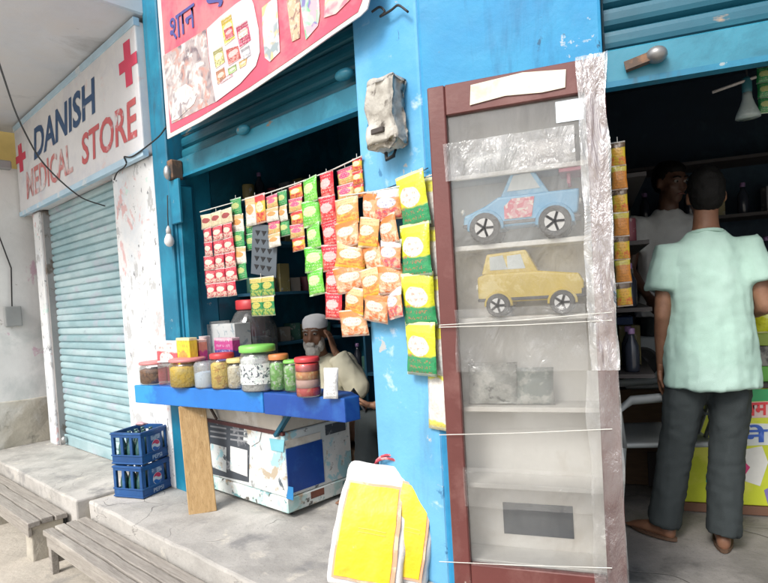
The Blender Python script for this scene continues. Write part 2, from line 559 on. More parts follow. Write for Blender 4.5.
beige_peel = M('beige_panel', (.56, .51, .43), .7, [((.66, .63, .57), 3, .5, .6), ((.20, .17, .14), 8, .645, .66)], .1)
dark_print = M('dark_print', (.06, .07, .085), .6, [((.30, .31, .33), 7, .58, .64)], .1)
ply = wood('raw_timber', (.36, .22, .09), (.52, .35, .17), (9, 9, .8), layers=[((.22, .13, .06), 4, .54, .66, (1, 1, .4)), ((.58, .48, .34), 6, .62, .68), ((.14, .10, .07), 18, .68, .70)])
bench_wood = wood('weathered_bench', (.22, .20, .18), (.40, .37, .33), (1, 14, 14), .85, [((.50, .47, .42), 3, .55, .66, (.3, 1, 1))])
brown_wood = M('brown_cabinet_paint', (.13, .038, .034), .45, [((.17, .07, .062), 4, .5, .62), ((.42, .36, .32), 10, .655, .69, (1, 1, .35))], .12)
cab_white = M('cabinet_white_board', (.80, .79, .77), .6, [((.68, .65, .61), 3, .52, .66)], .05)
cream_paper = M('cream_paper', (.74, .70, .58), .8, [((.60, .54, .42), 8, .56, .66)], .06)
crate_blue = M('blue_crate_plastic', (.012, .075, .24), .4, [((.03, .12, .30), 6, .54, .64)], .15, bump=.08)
plastic_white = M('white_plastic', (.68, .70, .70), .4, var=.06)
plastic_grey = M('grey_plastic', (.34, .37, .38), .45, var=.1)
skin = M('brown_skin', (.20, .095, .055), .55, [((.24, .12, .07), 9, .5, .6)], .10, bump=.1, bscale=150)
skin_dark = M('dark_brown_skin', (.10, .048, .03), .55, var=.10, bump=.1, bscale=150)
hair_mat = M('black_hair', (.006, .0055, .005), .6, var=.2, bump=.5, bscale=240, bdist=.006, spec=.2)
beard_mat = M('grey_beard', (.42, .40, .37), .8, var=.2, bump=.9, bscale=120, bdist=.008)
def cloth(name, c, **k):
    return M(name, c, .9, k.get('layers', ()), .08, vscale=7, bump=.35, bscale=300, bdist=.004, spec=.2)
mint_shirt = cloth('mint_tshirt', (.38, .55, .48), layers=[((.41, .57, .51), 3, .5, .65)])
grey_shirt = cloth('grey_white_tshirt', (.60, .61, .61))
kurta = cloth('cream_kurta', (.80, .76, .58))
trouser = cloth('charcoal_trousers', (.038, .046, .048))
cap_mat = cloth('white_cap', (.84, .85, .88))
sandal = M('brown_sandal', (.09, .05, .03), .7)
jar_clear = clear('clear_jar_plastic', (.96, .98, .98), .03)
jar_frost = clear('frosted_tub_plastic', (.82, .90, .96), .22)
cab_glass = clear('filmed_cabinet_glass', (.98, .98, .97), .045, .07, .22, gloss=.05)
wrap_mat = M('crinkled_plastic_wrap', (.36, .32, .32), .25, [((.55, .52, .52), 5, .50, .60, (3, 1, .35)), ((.17, .09, .09), 5, .54, .62, (3, 1, .3))], .15, bump=.6, bscale=20, bdist=.015, coat=.6)

# ================================================================== SETTING
MB().add([(-250, -250, -.35), (250, -250, -.35), (250, 250, -.35), (-250, 250, -.35)], [(0, 1, 2, 3)]).build('road', dust, kind='structure')
# raised pavements in front of the shops
me = dense_box(-2.62, -.345, -.50, .9, -.36, 0, .11, .010, 6, .012)
place('pavement', mesh_in(me, concrete), None, F1, kind='structure')
me = dense_box(-.27, 2.2, -.455, .9, -.37, .003, .11, .012, 5, .014)
place('pavement', mesh_in(me, concrete), None, F1, kind='structure')
MB().box(-.35, -.265, -.42, .9, -.37, -.02).build('pavement', concrete_side, None, F1, kind='structure')
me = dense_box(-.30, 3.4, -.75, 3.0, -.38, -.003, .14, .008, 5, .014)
place('floor', mesh_in(me, shade_toned_concrete), None, F2, kind='structure')
MB().box(-.6, 2.0, .7, 2.3, -.3, .0).build('floor', shade_toned_concrete, None, F1, kind='structure')

# ------------------------------------------------------------------ the medical shop
LU = -2.46
med = thing('medical_shop', 'white plastered medical shop with closed pale blue roller shutter', 'shop', F1)
MB().box(LU, -2.27, 0, .35, 0, 2.17).build('wall', jamb_wall, med, bevel=.012, seg=2)
MB().box(-.635, 0, 0, .35, 0, 2.20).build('wall', jamb_wall, med, bevel=.012, seg=2)
MB().box(LU, 0, .20, .5, 2.20, 4.2).build('wall', white_wall, med)
MB().box(LU, -.002, .36, 2.5, 0, 4.2).build('inner_wall', dark_int, med)
band = MB().prism([(LU - .16, 2.175), (-.003, 2.215), (-.003, 3.05), (LU - .16, 2.99)], -.05, .199).build('sign_band', sign_white, med, bevel=.008, seg=2)
band['label'] = 'white band over the shutter with painted blue and red lettering'
MB().prism([(LU - .165, 2.165), (.0, 2.19), (.0, 2.235), (LU - .165, 2.205)], -.058, -.02).build('border', pale_blue, band)
MB().prism([(LU - .165, 2.96), (.0, 3.02), (.0, 3.07), (LU - .165, 3.01)], -.058, -.02).build('border', pale_blue, band)
VS = -.053
navy_paint = faded('worn_navy_lettering', (.035, .085, .19), (.66, .67, .70), .34, .40)
red_paint = faded('worn_red_lettering', (.55, .12, .13), (.66, .66, .68), .40, .46, 10)
red_paint2 = faded('faded_red_lettering', (.58, .20, .20), (.68, .67, .68), .40, .52, 9)
cross_paint = faded('red_cross_paint', (.62, .06, .12), (.66, .66, .68), .32, .38)
text_on(F1, VS, [(34, 161), (95, 113), (94, 76), (34, 128.5)], 'DANISH', navy_paint, band, .025)
text_on(F1, VS, [(27, 200), (73, 172), (71, 142), (26, 172)], 'MEDICAL', red_paint2, band, .02)
text_on(F1, VS, [(82, 166), (137, 137), (135.5, 96), (81.5, 135)], 'STORE', red_paint, band, .02)
for cx, cy, w, h in ((20.5, 158, 9.5, 29), (127.6, 63.5, 18, 47)):
    c = F1.onp(cx, cy, VS); hh = abs(F1.onp(cx, cy - h / 2, VS).z - c.z)
    ww = abs(F1.onp(cx + w / 2, cy - w * .4, VS).x - c.x); t = hh * .26; tw = ww * .36
    MB().prism([(c.x + a, c.z + b) for a, b in ((-tw, -hh), (tw, -hh), (tw, -t), (ww, -t), (ww, t), (tw, t), (tw, hh), (-tw, hh), (-tw, t), (-ww, t), (-ww, -t), (-tw, -t))], VS, VS + .002).build('cross', cross_paint, band)
# the roller shutter
sh = MB().box(-2.26, -.625, .09, .11, .02, 2.2).build('shutter', shutter_pale, med)
sl_mesh = None
def slat_mesh(u0, u1, pitch, depth, mat):
    b = MB()
    prof = [(0, 0), (-.25, .05), (-.85, .16), (-1, .36), (-1, .66), (-.8, .86), (-.2, .96), (0, 1)]
    pts = [(d * depth, z * pitch) for d, z in prof]
    n = len(pts)
    vs = [(u0, y, z) for y, z in pts] + [(u1, y, z) for y, z in pts]
    fs = [(i, i + 1, i + 1 + n, i + n) for i in range(n - 1)] + [(n - 1, 0, n, 2 * n - 1), tuple(range(n - 1, -1, -1)), tuple(range(n, 2 * n))]
    return b.add(vs, fs).mesh('slat', mat)
PIT = .0615
sm = slat_mesh(-2.24, -.645, PIT, .019, shutter_pale)
for i in range(34):
    place('slat', sm, sh, None, Matrix.Translation((random.uniform(-.002, .002), .09 + random.uniform(-.002, .002), .10 + i * PIT)) @ Matrix.Rotation(random.uniform(-.0018, .0018), 4, 'Y'))
MB().box(-2.24, -.645, .055, .088, .004, .10).build('bottom_bar', shutter_pale, sh, bevel=.006)
MB().box(-2.268, -2.23, .02, .089, .0, 2.17).build('guide_rail', M('rail_grey', (.30, .29, .29), .6, [((.14, .11, .09), 6, .55, .62)]), sh)
MB().box(-.657, -.633, .03, .089, .0, 2.18).build('guide_rail', shutter_pale, sh)
MB().ball((-2.16, .03, .06), .028, .03, .035).build('padlock', steel, sh, smooth=True)
MB().box(-.96, -.90, .03, .06, .03, .10).build('latch', rust, sh, bevel=.006)
MB().box(-.82, -.76, .03, .058, .03, .09).build('latch', rust, sh, bevel=.006)
sheet_px(F1, -.0005, [(23, 331), (33, 329), (37, 362), (27, 364)], print_mat('faded_pink_poster', [(.70, .44, .54), (.74, .66, .70), (.66, .26, .42)], 16, 3., .8, .1), med, 'poster')
# concrete slab jutting out over the pavement
me = MB().add([(-2.9, -1.7, 3.03), (.02, -1.7, 3.09), (.02, .5, 3.09), (-2.9, .5, 3.03), (-2.9, -1.7, 3.17), (.02, -1.7, 3.23), (.02, .5, 3.23), (-2.9, .5, 3.17)],
              [(0, 3, 2, 1), (4, 5, 6, 7), (0, 1, 5, 4), (1, 2, 6, 5), (2, 3, 7, 6), (3, 0, 4, 7)]).build('canopy_slab', slab_mat, med, bevel=.01)

# ------------------------------------------------------------------ neighbour house at the far left
nb = thing('neighbour_house', 'stained white side wall of the neighbouring house beyond the medical shop', 'house', F1)
stain_wall = M('stained_white_wall', (.80, .80, .79), .9, [((.62, .64, .63), 1.6, .5, .62), ((.66, .48, .56), 2.6, .64, .68), ((.44, .42, .40), 7, .66, .71)], .06, bump=.4, bscale=20)
MB().box(-2.97, -2.64, -2.2, 1.5, .42, 2.62).build('wall', stain_wall, nb)
me = dense_box(-2.97, -2.625, -2.2, 1.5, -.36, .43, .12, .012, 8, .01)
place('plinth', mesh_in(me, M('damp_plaster', (.50, .46, .38), .95, [((.64, .62, .57), 2, .45, .6), ((.32, .30, .25), 5, .56, .66)], .12, bump=.6, bscale=18, bdist=.01)), nb, None)
MB().box(-3.0, -2.58, -2.25, -.10, 2.60, 2.68).build('parapet', M('grey_coping', (.36, .37, .38), .9), nb, bevel=.01)
MB().box(-3.8, -3.1, -2.2, 1.5, 2.55, 3.3).build('upper_wall', M('ochre_wall', (.62, .46, .16), .9, var=.1), nb)
mb = MB()
p = F1.onu(12, 316, -2.64)
MB().box(-2.64, -2.58, p.y - .07, p.y + .07, p.z - .10, p.z + .09).build('meter_box', M('grey_meter', (.30, .31, .31), .6), nb, bevel=.012, seg=2)
MB().tube([(-2.615, p.y, p.z + .09), (-2.62, p.y + .02, p.z + .45), (-2.61, p.y - .06, p.z + .75), (-2.62, p.y - .3, p.z + 1.0)], .006, 6).build('cable', black_wire, nb, smooth=True)

# ------------------------------------------------------------------ the grocery shop (blue)
gro = thing('grocery_shop', 'teal painted open grocery shop with raised roller shutter', 'shop', F1)
MB().box(.002, .19, 0, .30, 0, 4.2).build('wall', teal, gro, bevel=.008)
MB().box(.19, 2.24, .14, .36, 2.55, 4.2).build('lintel', teal, gro)
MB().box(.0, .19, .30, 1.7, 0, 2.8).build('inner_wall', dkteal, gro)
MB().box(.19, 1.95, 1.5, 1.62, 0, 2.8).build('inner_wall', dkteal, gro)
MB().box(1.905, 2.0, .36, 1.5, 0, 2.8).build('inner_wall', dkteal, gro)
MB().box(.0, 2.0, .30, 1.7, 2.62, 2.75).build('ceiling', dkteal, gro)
MB().box(.195, .215, .02, .16, .02, 1.98).build('door_leaf', teal, gro, bevel=.004)
MB().box(.216, .26, .03, .12, .02, 1.96).build('door_post', teal, gro, bevel=.004)
p0, p1 = F1.onp(160, 186, .015), F1.onp(178, 224, .015)
MB().box(.20, .32, -.004, .016, p1.z, p0.z).build('wooden_block', teal, gro, bevel=.004)
sh = MB().box(.20, 1.875, .12, .135, 2.12, 2.9).build('shutter', shutter_teal, gro)
sm = slat_mesh(.205, 1.87, .072, .020, shutter_teal)
for i in range(10):
    place('slat', sm, sh, None, Matrix.Translation((0, .12, 2.14 + i * .072)))
MB().box(.20, 1.875, .06, .10, 2.02, 2.135).build('bottom_bar', shutter_bar, sh, bevel=.006)
MB().box(.20, 1.875, .055, .105, 2.012, 2.03).build('edge_angle', teal, sh)
for px, py in ((244, 130), (345, 75)):
    q = F1.onp(px, py, .05)
    MB().ball((q.x, .045, q.z), .055, .03, .026).build('lock_lug', shutter_bar, sh, smooth=True)
q = F1.onp(172, 170, .0)
MB().box(q.x - .03, q.x + .03, -.02, .06, q.z - .06, q.z + .06).build('lock_plate', rust, sh, bevel=.008)
MB().ball((q.x, -.03, q.z - .02), .025, .025, .045).build('padlock', steel, sh, smooth=True)
# shelves inside
for z in (.62, .98, 1.34, 1.66):
    MB().box(.22, 1.80, 1.22, 1.50, z, z + .022).build('shelf', shelf_blue, gro)
for u in (.22, .62, 1.02, 1.42, 1.80):
    MB().box(u, u + .02, 1.215, 1.5, 0, 2.1).build('upright', shelf_blue, gro)
for z in (.9, 1.25, 1.6, 1.88):
    MB().box(.19, .40, .45, 1.20, z, z + .02).build('shelf', shelf_blue, gro)

# ------------------------------------------------------------------ pillar between the shops
pil = thing('blue_pillar', 'bright blue painted corner pillar between the two open shops', 'pillar', F1)
c2 = F1.inv @ F2.wor(.665, 0, 0); c3 = F1.inv @ F2.wor(.62, .42, 0)
MB().slab([(1.89, .0), (2.24, 0), (2.36, .25), (1.89, .36)], 0, 4.2).build('left_face', lite_blue_wall, pil, bevel=.012, seg=2)
a = F1.inv @ F2.wor(.003, 0, 0); b = F1.inv @ F2.wor(.665, 0, 0); c = F1.inv @ F2.wor(.665, .40, 0); d = F1.inv @ F2.wor(.06, .40, 0)
MB().slab([(a.x, a.y), (b.x, b.y), (c.x, c.y), (d.x, d.y)], 0, 4.2).build('right_face', blue_wall, pil, bevel=.012, seg=2)

# ------------------------------------------------------------------ the right-hand shop
rs = thing('general_store', 'dark open general store with raised teal roller shutter', 'shop', F2)
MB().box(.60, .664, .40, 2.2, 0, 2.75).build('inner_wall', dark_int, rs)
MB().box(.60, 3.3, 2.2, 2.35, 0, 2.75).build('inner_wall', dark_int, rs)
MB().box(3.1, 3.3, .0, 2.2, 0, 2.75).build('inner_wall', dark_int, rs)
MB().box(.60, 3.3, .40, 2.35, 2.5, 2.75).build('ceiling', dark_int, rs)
MB().box(.666, 3.3, .10, .40, 2.45, 4.2).build('lintel', teal, rs)
MB().box(2.9, 3.3, -.0, .42, 0, 4.2).build('wall', blue_wall, rs)
sh = MB().box(.67, 2.89, .09, .10, 2.02, 2.9).build('shutter', shutter_teal, rs)
sm = slat_mesh(.675, 2.885, .08, .026, shutter_teal)
for i in range(8):
    place('slat', sm, sh, None, Matrix.Translation((0, .09, 2.01 + i * .08)))
MB().box(.67, 2.89, .035, .075, 1.885, 2.005).build('bottom_bar', shutter_bar, sh, bevel=.006)
MB().box(.67, 2.89, .03, .08, 1.872, 1.892).build('edge_angle', teal, sh)
q = F2.onp(656, 57, .03)
MB().ball((q.x, .01, q.z), .035, .035, .028).build('lock_lug', M('dull_grey_metal', (.30, .30, .30), .4, metal=.6), sh, smooth=True)
MB().bar((q.x - .10, .02, q.z - .02), (q.x, .01, q.z), .03, .03).build('lock_arm', rust, sh)
for z in (.5, .85, 1.2, 1.55, 1.9):
    MB().box(.67, 3.05, 1.9, 2.19, z, z + .02).build('shelf', M('dark_shelf', (.04, .035, .035), .7), rs)
for z in (.75, 1.05, 1.35, 1.65):
    MB().box(.668, .84, .62, 1.85, z, z + .018).build('shelf', M('dark_shelf', (.04, .035, .035), .7), rs)
MB().box(.85, 1.75, 1.42, 1.88, .0, .20).build('plank_stand', M('dark_shelf', (.04, .035, .035), .7), rs)

# ================================================================== THINGS
# ------------------------------------------------------------------ banner over the grocery
BV = -.10
ban = thing('shop_banner', 'pink and red printed shop banner with blue lettering and product pictures', 'banner', F1)
pts = [F1.onp(x, y, BV) for x, y in ((167.5, 139), (200, 122), (250, 92), (300, 58), (335, 33), (360, 16), (367, 9))]
zt = 3.45
out = [(p.x, p.z) for p in pts] + [(pts[-1].x + .035, pts[-1].z + .07), (pts[-1].x + .05, zt), (pts[0].x - .005, zt)]
MB().prism(out, BV, BV + .006).build('banner_sheet', M('banner_white_edge', (.74, .70, .68), .45, [((.72, .56, .56), 3, .52, .62)], .04, bump=.2, bscale=6, bdist=.02), ban)
pk = M('banner_pink', (.66, .10, .16), .4, [((.72, .20, .22), 2.5, .48, .60), ((.74, .34, .36), 1.5, .58, .72)], .10, bump=.2, bscale=6, bdist=.02)
b0 = BV - .001
def bpoly(pts, mat, name, lay):
    return sheet_px(F1, b0 - lay * .002, pts, mat, ban, name, .0015)
gp = [F1.onp(x, y, b0) for x, y in ((170.5, 133), (200, 117), (250, 87), (300, 53), (335, 28), (358, 12))]
MB().prism([(p.x, p.z) for p in gp] + [(gp[-1].x + .06, gp[-1].z + .08), (gp[-1].x + .06, zt - .04), (gp[0].x, zt - .04)], b0 - .0015, b0).build('printed_ground', pk, ban)
bpoly([(163, 56), (186, 42), (206, 29), (209, 60), (216, 102), (172, 124), (169.5, 110)], print_mat('print_grey_goods', [(.42, .36, .36), (.62, .58, .57), (.20, .16, .18), (.66, .62, .60), (.50, .28, .24)], 10, 1., sharp=.12), 'printed_picture', 1)
bpoly([(173, 92), (186, 84), (192, 88), (197, 96), (194, 104), (178, 119), (172, 121)], print_mat('print_white_goods', [(.72, .70, .68), (.60, .52, .46), (.30, .26, .28)], 12, 2., sharp=.12), 'printed_picture', 2)
bpoly([(207, 29), (220, 17), (236, 4), (250, -5), (254, 5), (259, 30), (260, 52), (256, 66), (240, 84), (216, 102), (212, 80), (209, 55)], M('banner_bubble', (.66, .60, .63), .4, [((.68, .50, .55), 4, .5, .62)], .04), 'printed_bubble', 2)
def ink(n, c):
    return pack('ink_' + n, c, tuple(k * .6 for k in c), tuple(min(.8, k * .5 + .38) for k in c), (.74, .70, .66), (tuple(min(.8, k * 1.3 + .1) for k in c), tuple(k * .5 for k in c)), .45, seed=len(n) * 3.7 + c[1] * 9)
for pts_, n_, c_ in (([(221, 20), (231, 14), (235, 38), (225, 46)], 'yellow', (.72, .52, .06)), ([(224, 30), (232, 26), (234, 36), (226, 41)], 'red', (.62, .05, .07)),
                     ([(236, 27), (247, 20), (251, 40), (240, 49)], 'crimson', (.58, .06, .14)), ([(238, 33), (247, 28), (248, 34), (239, 40)], 'cream', (.74, .62, .48)),
                     ([(213, 52), (222, 46), (225, 62), (216, 69)], 'olive', (.46, .44, .14)), ([(226, 50), (238, 46), (241, 58), (229, 66)], 'scarlet', (.64, .12, .10)),
                     ([(241, 50), (249, 45), (251, 55), (244, 61)], 'grey', (.42, .42, .46)), ([(216, 72), (224, 67), (226, 78), (218, 85)], 'rust', (.58, .24, .12)),
                     ([(228, 69), (236, 64), (237, 70), (229, 76)], 'leaf', (.30, .44, .16)), ([(239, 62), (247, 58), (246, 65), (240, 69)], 'amber', (.70, .42, .14)), ([(220, 80), (232, 73), (233, 76), (221, 84)], 'pink', (.70, .36, .40))):
    bpoly(pts_, ink(n_, c_), 'printed_product', 3 if n_ not in ('red', 'cream') else 4)
bpoly([(262, 8), (272, 0), (277, -3), (279, 30), (280, 52), (270, 62), (265, 58), (263, 34)], print_mat('print_pale_goods', [(.66, .62, .66), (.30, .36, .38), (.66, .50, .26), (.50, .54, .60)], 9, 5., sharp=.08), 'printed_picture', 2)
bpoly([(287, 2), (292, -8), (300, -8), (300, 38), (292, 42)], print_mat('print_column', [(.70, .42, .28), (.30, .20, .16), (.72, .52, .40)], 26, 6., sharp=.05), 'printed_picture', 2)
bpoly([(299, -8), (318, -16), (320, 14), (318, 26), (306, 40), (303, 20)], print_mat('print_cool_goods', [(.45, .60, .48), (.20, .48, .28), (.64, .62, .70), (.22, .20, .42), (.66, .40, .46)], 10, 7., sharp=.08), 'printed_picture', 2)
bpoly([(326, -12), (352, -25), (350, 0), (336, 14), (324, 18)], print_mat('print_pink_goods', [(.72, .48, .46), (.72, .62, .50), (.68, .22, .28), (.60, .56, .30)], 9, 8., sharp=.1), 'printed_picture', 2)
blue_let = faded('banner_blue_lettering', (.06, .07, .26), (.10, .10, .30), .3, .6)
o = text_on(F1, b0 - .006, [(170.5, 43), (195.5, 26), (194, 2), (169, 20)], '\u0936\u093e\u0928', blue_let, ban, .008)
o = text_on(F1, b0 - .006, [(204, 17), (226, 3), (225, -22), (203, -8)], '\u090f', blue_let, ban, .008)

# ------------------------------------------------------------------ light bulb, wires, meter
q = F1.onp(169, 237, -.03)
bl = thing('light_bulb', 'unlit white light bulb hanging by the teal door post', 'bulb', F1, (q.x, -.03, q.z))
MB().lathe([(.004, -.062), (.018, -.056), (.028, -.042), (.031, -.026), (.027, -.008), (.017, .012), (.014, .022)], 18).build('glass', M('bulb_glass', (.70, .72, .74), .25, var=.02), bl, smooth=True)
MB().lathe([(.0155, .018), (.016, .045), (.010, .06), (.004, .07)], 14).build('holder', M('bulb_holder', (.50, .50, .50), .4), bl, smooth=True)
MB().tube([(0, 0, .065), (.004, 0, .14), (.0, .01, .26)], .0035, 6).build('flex', black_wire, bl)

def wire(pxs, v, r, label, frame=F1, v2=None):
    P = []
    for k in range(len(pxs) - 1):
        for j in range(4):
            t = j / 4
            P.append((pxs[k][0] * (1 - t) + pxs[k + 1][0] * t, pxs[k][1] * (1 - t) + pxs[k + 1][1] * t))
    P.append(pxs[-1])
    v2 = v if v2 is None else v2
    pts = [frame.onp(x, y, v + (v2 - v) * i / (len(P) - 1)) for i, (x, y) in enumerate(P)]
    for _ in range(2):
        pts = [pts[0]] + [(pts[i - 1] + pts[i] * 2 + pts[i + 1]) / 4 for i in range(1, len(pts) - 1)] + [pts[-1]]
    return MB().tube(pts, r, 6).build('cable', black_wire, None, frame, True, label=label, category='cable')
wire([(-12, 30), (3, 75), (16, 115), (38, 158), (60, 181), (82, 199), (105, 206)], -1.15, .005, 'thin dark cable drooping across the front of the medical shop sign', v2=-.06)
wire([(114, 180), (117, 172), (124, 168), (127, 163), (123, 156), (131, 158), (145, 148), (160, 136), (166, 127)], -.065, .005, 'short twisted wire running from white wall to banner corner')
wire([(362, 196), (395, 186), (428, 168)], -.006, .002, 'thin wire stretched across the light blue pillar face')
wire([(372, 12), (380, 6), (386, 12), (378, 18), (392, 10), (398, 4), (408, 12)], -.03, .005, 'tangle of dark wires at the top of the light blue pillar')

a = F1.onp(370, 84, -.05); b = F1.onp(406, 150, -.05)
em = thing('electric_meter', 'crumpled plastic covered grey electric meter on the light blue pillar', 'meter', F1, ((a.x + b.x) / 2, 0, (a.z + b.z) / 2))
w, h = (b.x - a.x) / 2 * .84, (a.z - b.z) / 2 * .93
me = dense_box(-w, w, -.11, -.002, -h * .95, h, .018, .016, 14, .02)
roughen(me, .010, 34, 3.)
place('wrapped_case', mesh_in(me, M('grubby_wrapped_case', (.36, .34, .30), .55, [((.52, .50, .45), 6, .48, .6), ((.10, .085, .07), 9, .58, .66)], .15, bump=.6, bscale=25, bdist=.01), True), em)
MB().tube([(-.02, -.05, -h), (-.01, -.06, -h - .03), (.02, -.05, -h - .02), (.03, -.04, -h + .02)], .008, 6).build('cable', black_wire, em, smooth=True)
MB().box(-w * .5, w * .4, -.118, -.10, -h * .55, -h * .40).build('dial_window', M('dark_gap', (.06, .05, .045), .6), em, bevel=.003)

# ------------------------------------------------------------------ counter (old chest freezer) and its board
ct = thing('shop_counter', 'old white chest counter with peeling paint and printed pictures', 'counter', F1, (0, 0, 0), 0)
CU0, CU1, CV0, CV1 = -.03, 1.08, .10, .60
MB().box(CU0, CU1, CV0, CV1, .115, .475).build('body', peel, ct, bevel=.006)
MB().box(CU0 - .004, CU1 + .004, CV0 - .006, CV1 + .004, .03, .113).build('base_strip', mint_peel, ct, bevel=.006)
MB().box(CU0 + .01, CU1 - .01, CV0 + .006, CV1 - .006, .478, .609).build('upper_band', beige_peel, ct, bevel=.004)
MB().box(CU0 - .003, CU1 + .003, CV0 - .008, CV0 + .01, .462, .482).build('trim', M('dark_red_trim', (.10, .03, .03), .5), ct)
for u in (CU0 + .05, CU1 - .05):
    for v in (CV0 + .05, CV1 - .05):
        MB().lathe([(.022, -.012), (.026, -.006), (.026, .006), (.022, .012)], 14, (u, v, .027), axis='Y').build('castor', black_wire, ct)
fv = CV0 - .0035
def fpoly(pts, mat, name, lay=0):
    P = [F1.onp(x, y, CV0) for x, y in pts]
    return MB().prism([(p.x, p.z) for p in P], fv - lay * .002, fv - lay * .002 + .0015).build(name, mat, ct)
fpoly([(178, 417), (250, 428), (249, 482), (178, 466)], dark_print, 'printed_picture')
for x0, x1 in ((179, 187), (211, 227), (231, 248)):
    fpoly([(x0, 443 + (x0 - 211) * .14), (x1, 445 + (x1 - 211) * .14), (x1, 469 + (x1 - 211) * .2), (x0, 466 + (x0 - 211) * .2)], peel, 'printed_window', 1)
    for k in range(3):
        y = 425 + (x0 - 211) * .16 + k * 5.0
        fpoly([(x0, y), (x1, y + 2.5), (x1, y + 4.2), (x0, y + 1.7)], M('print_grey', (.28, .29, .31), .6), 'printed_line', 1)
fpoly([(245, 427), (262, 431), (260, 441), (252, 446), (244, 440)], peel, 'torn_patch', 1)
fpoly([(289, 486), (294, 487), (294, 500), (287, 498)], M('sky_blue_tape', (.02, .22, .52), .5), 'tape', 1)
fpoly([(270, 438), (285, 440), (284, 452), (272, 450)], M('aqua_patch', (.20, .50, .58), .6), 'torn_patch', 1)
# right end of the counter: navy panel with a cream band
sx = CU1 + .0005
def epoly(v0, v1, z0, z1, mat, name):
    MB().box(sx, sx + .003, CV0 + v0, CV0 + v1, z0, z1).build(name, mat, ct)
epoly(.01, .27, .135, .385, counter_navy, 'blue_panel')
epoly(.01, .26, .39, .43, beige_peel, 'cream_band')
epoly(.30, .46, .40, .46, dark_print, 'torn_patch')
MB().box(sx + .003, sx + .0045, CV0 + .16, CV0 + .26, .065, .105).build('rust_patch', M('rust_brown_patch', (.22, .08, .05), .7, [((.12, .05, .04), 9, .5, .6)]), ct)
# bracket under the board
MB().bar((CU1 - .05, CV0 - .012, .46), (CU1 + .10, CV0 - .012, .61), .03, .02).build('bracket', dkteal, ct)
MB().bar((.42, CV0 - .01, .49), (.34, CV0 - .03, .61), .012, .012).build('bracket', rust, ct)

BZ0, BZ1 = .612, .725
L = F1.onf(134, 385, BZ1); C = F1.onf(262, 392, BZ1); D = F1.onf(300, 394, BZ1); E_ = F1.onf(344, 398, BZ1)
bd = thing('counter_board', 'long blue painted counter top jutting past the white wall', 'counter top', F1)
poly = [(L.x, L.y), (C.x, C.y), (1.13, C.y + .03), (1.42, .22), (1.42, .56), (L.x + .06, .52 if False else .16)]
MB().slab([(L.x, L.y), (C.x, C.y), (C.x + .003, C.y + .24), (.30, .30), (.262, .17), (.262, -.012), (L.x + .06, -.012)], BZ0, BZ1).build('top', counter_blue, bd, bevel=.006, seg=2)
MB().slab([(C.x + .005, C.y + .002), (E_.x, E_.y), (E_.x + .01, E_.y + .09), (C.x + .45, C.y + .22), (C.x + .005, C.y + .24)], BZ0 - .004, BZ1 - .002).build('navy_end', counter_navy, bd, bevel=.006, seg=2)
pb, pt = F1.onf(203, 513), F1.onf(192, 405, .61)
MB().bar((pb.x, pb.y, -.002), (pt.x, max(pt.y, -.12), BZ0 - .001), .155, .032, ref=(.90, -.43, 0)).build('prop_plank', ply, None, F1, bevel=.004, label='raw timber plank propping up the blue counter top', category='plank')

# ------------------------------------------------------------------ jars and packs on the counter
def inner(prof, t=.004):
    return [(max(r - t, .001), z) for r, z in prof]
def jar(px0, px1, pyb, pyt, label, lid, fill, lidh=.16, fillz=.8, square=False, depth=0., body=jar_clear, kind='jar', label_col=None, layers=None, cat='jar'):
    """a lidded jar standing on the board where the photo shows its foot"""
    b = F1.onf((px0 + px1) / 2, pyb, BZ1)
    b.y += depth
    if depth:
        g = F1.onp((px0 + px1) / 2, pyb, b.y); b.x = g.x
    wl, wr = F1.onp(px0, pyb, b.y), F1.onp(px1, pyb, b.y)
    r = (F1.wor(wr.x, b.y, 0) - F1.wor(wl.x, b.y, 0)).length * .5 * .81
    h = max(F1.onp((px0 + px1) / 2, pyt, b.y).z - BZ1, .06)
    e = thing(kind, label, cat, F1, (b.x, b.y, BZ1 + .001), R(30))
    n = 4 if square else 22
    ph = R(45) if square else 0
    s2 = 1.25 if square else 1.0
    hb = h * (1 - lidh)
    prof = [(r * .92, 0), (r, .008), (r, hb * .86), (r * .93, hb * .95), (r * .84, hb)]
    def lath(pf, mat, name, sm=True):
        m = MB().lathe(pf, n)
        if square:
            rot = Matrix.Rotation(ph, 3, 'Z')
            m.v = [rot @ v * 1.0 for v in m.v]
            m.v = [Vector((v.x * s2, v.y * s2, v.z)) for v in m.v]
        return m.build(name, mat, e, smooth=sm and not square, bevel=.004 if square else 0)
    lath(prof, body, 'jar_body')
    if fill:
        if layers:
            z = .006
            for k, mt in enumerate(layers):
                dz = hb * fillz / len(layers)
                lath([(r * .93, z), (r * .95, z + dz * .5), (r * .93, z + dz * .94)], mt, 'contents')
                z += dz
        else:
            lath([(r * .9, .006), (r * .955, .012), (r * .955, hb * fillz * .9), (r * .7, hb * fillz)], fill, 'contents')
    if lid:
        lath([(r * .97, hb + .001), (r * 1.0, hb + .004), (r * 1.0, h - .005), (r * .92, h)], lid, 'lid')
    if label_col:
        m = MB(); k0 = 12
        vs, fs = [], []
        for i in range(13):
            a = R(-150 + i * 10)
            for z in (hb * .2, hb * .72):
                vs.append(((r + .0012) * math.cos(a), (r + .0012) * math.sin(a), z))
        for i in range(12):
            fs.append((2 * i, 2 * i + 2, 2 * i + 3, 2 * i + 1))
        m.add(vs, fs).build('label', label_col, e)
    return e
lid_red = M('red_lid', (.55, .05, .06), .4, var=.08)
lid_pink = M('pinkish_lid', (.58, .22, .22), .45, var=.08)
lid_green = M('bright_green_lid', (.22, .58, .12), .4, var=.06)
lid_orange = M('orange_lid', (.62, .22, .08), .4, var=.06)
lid_cream = M('cream_lid', (.66, .54, .22), .45, var=.06)
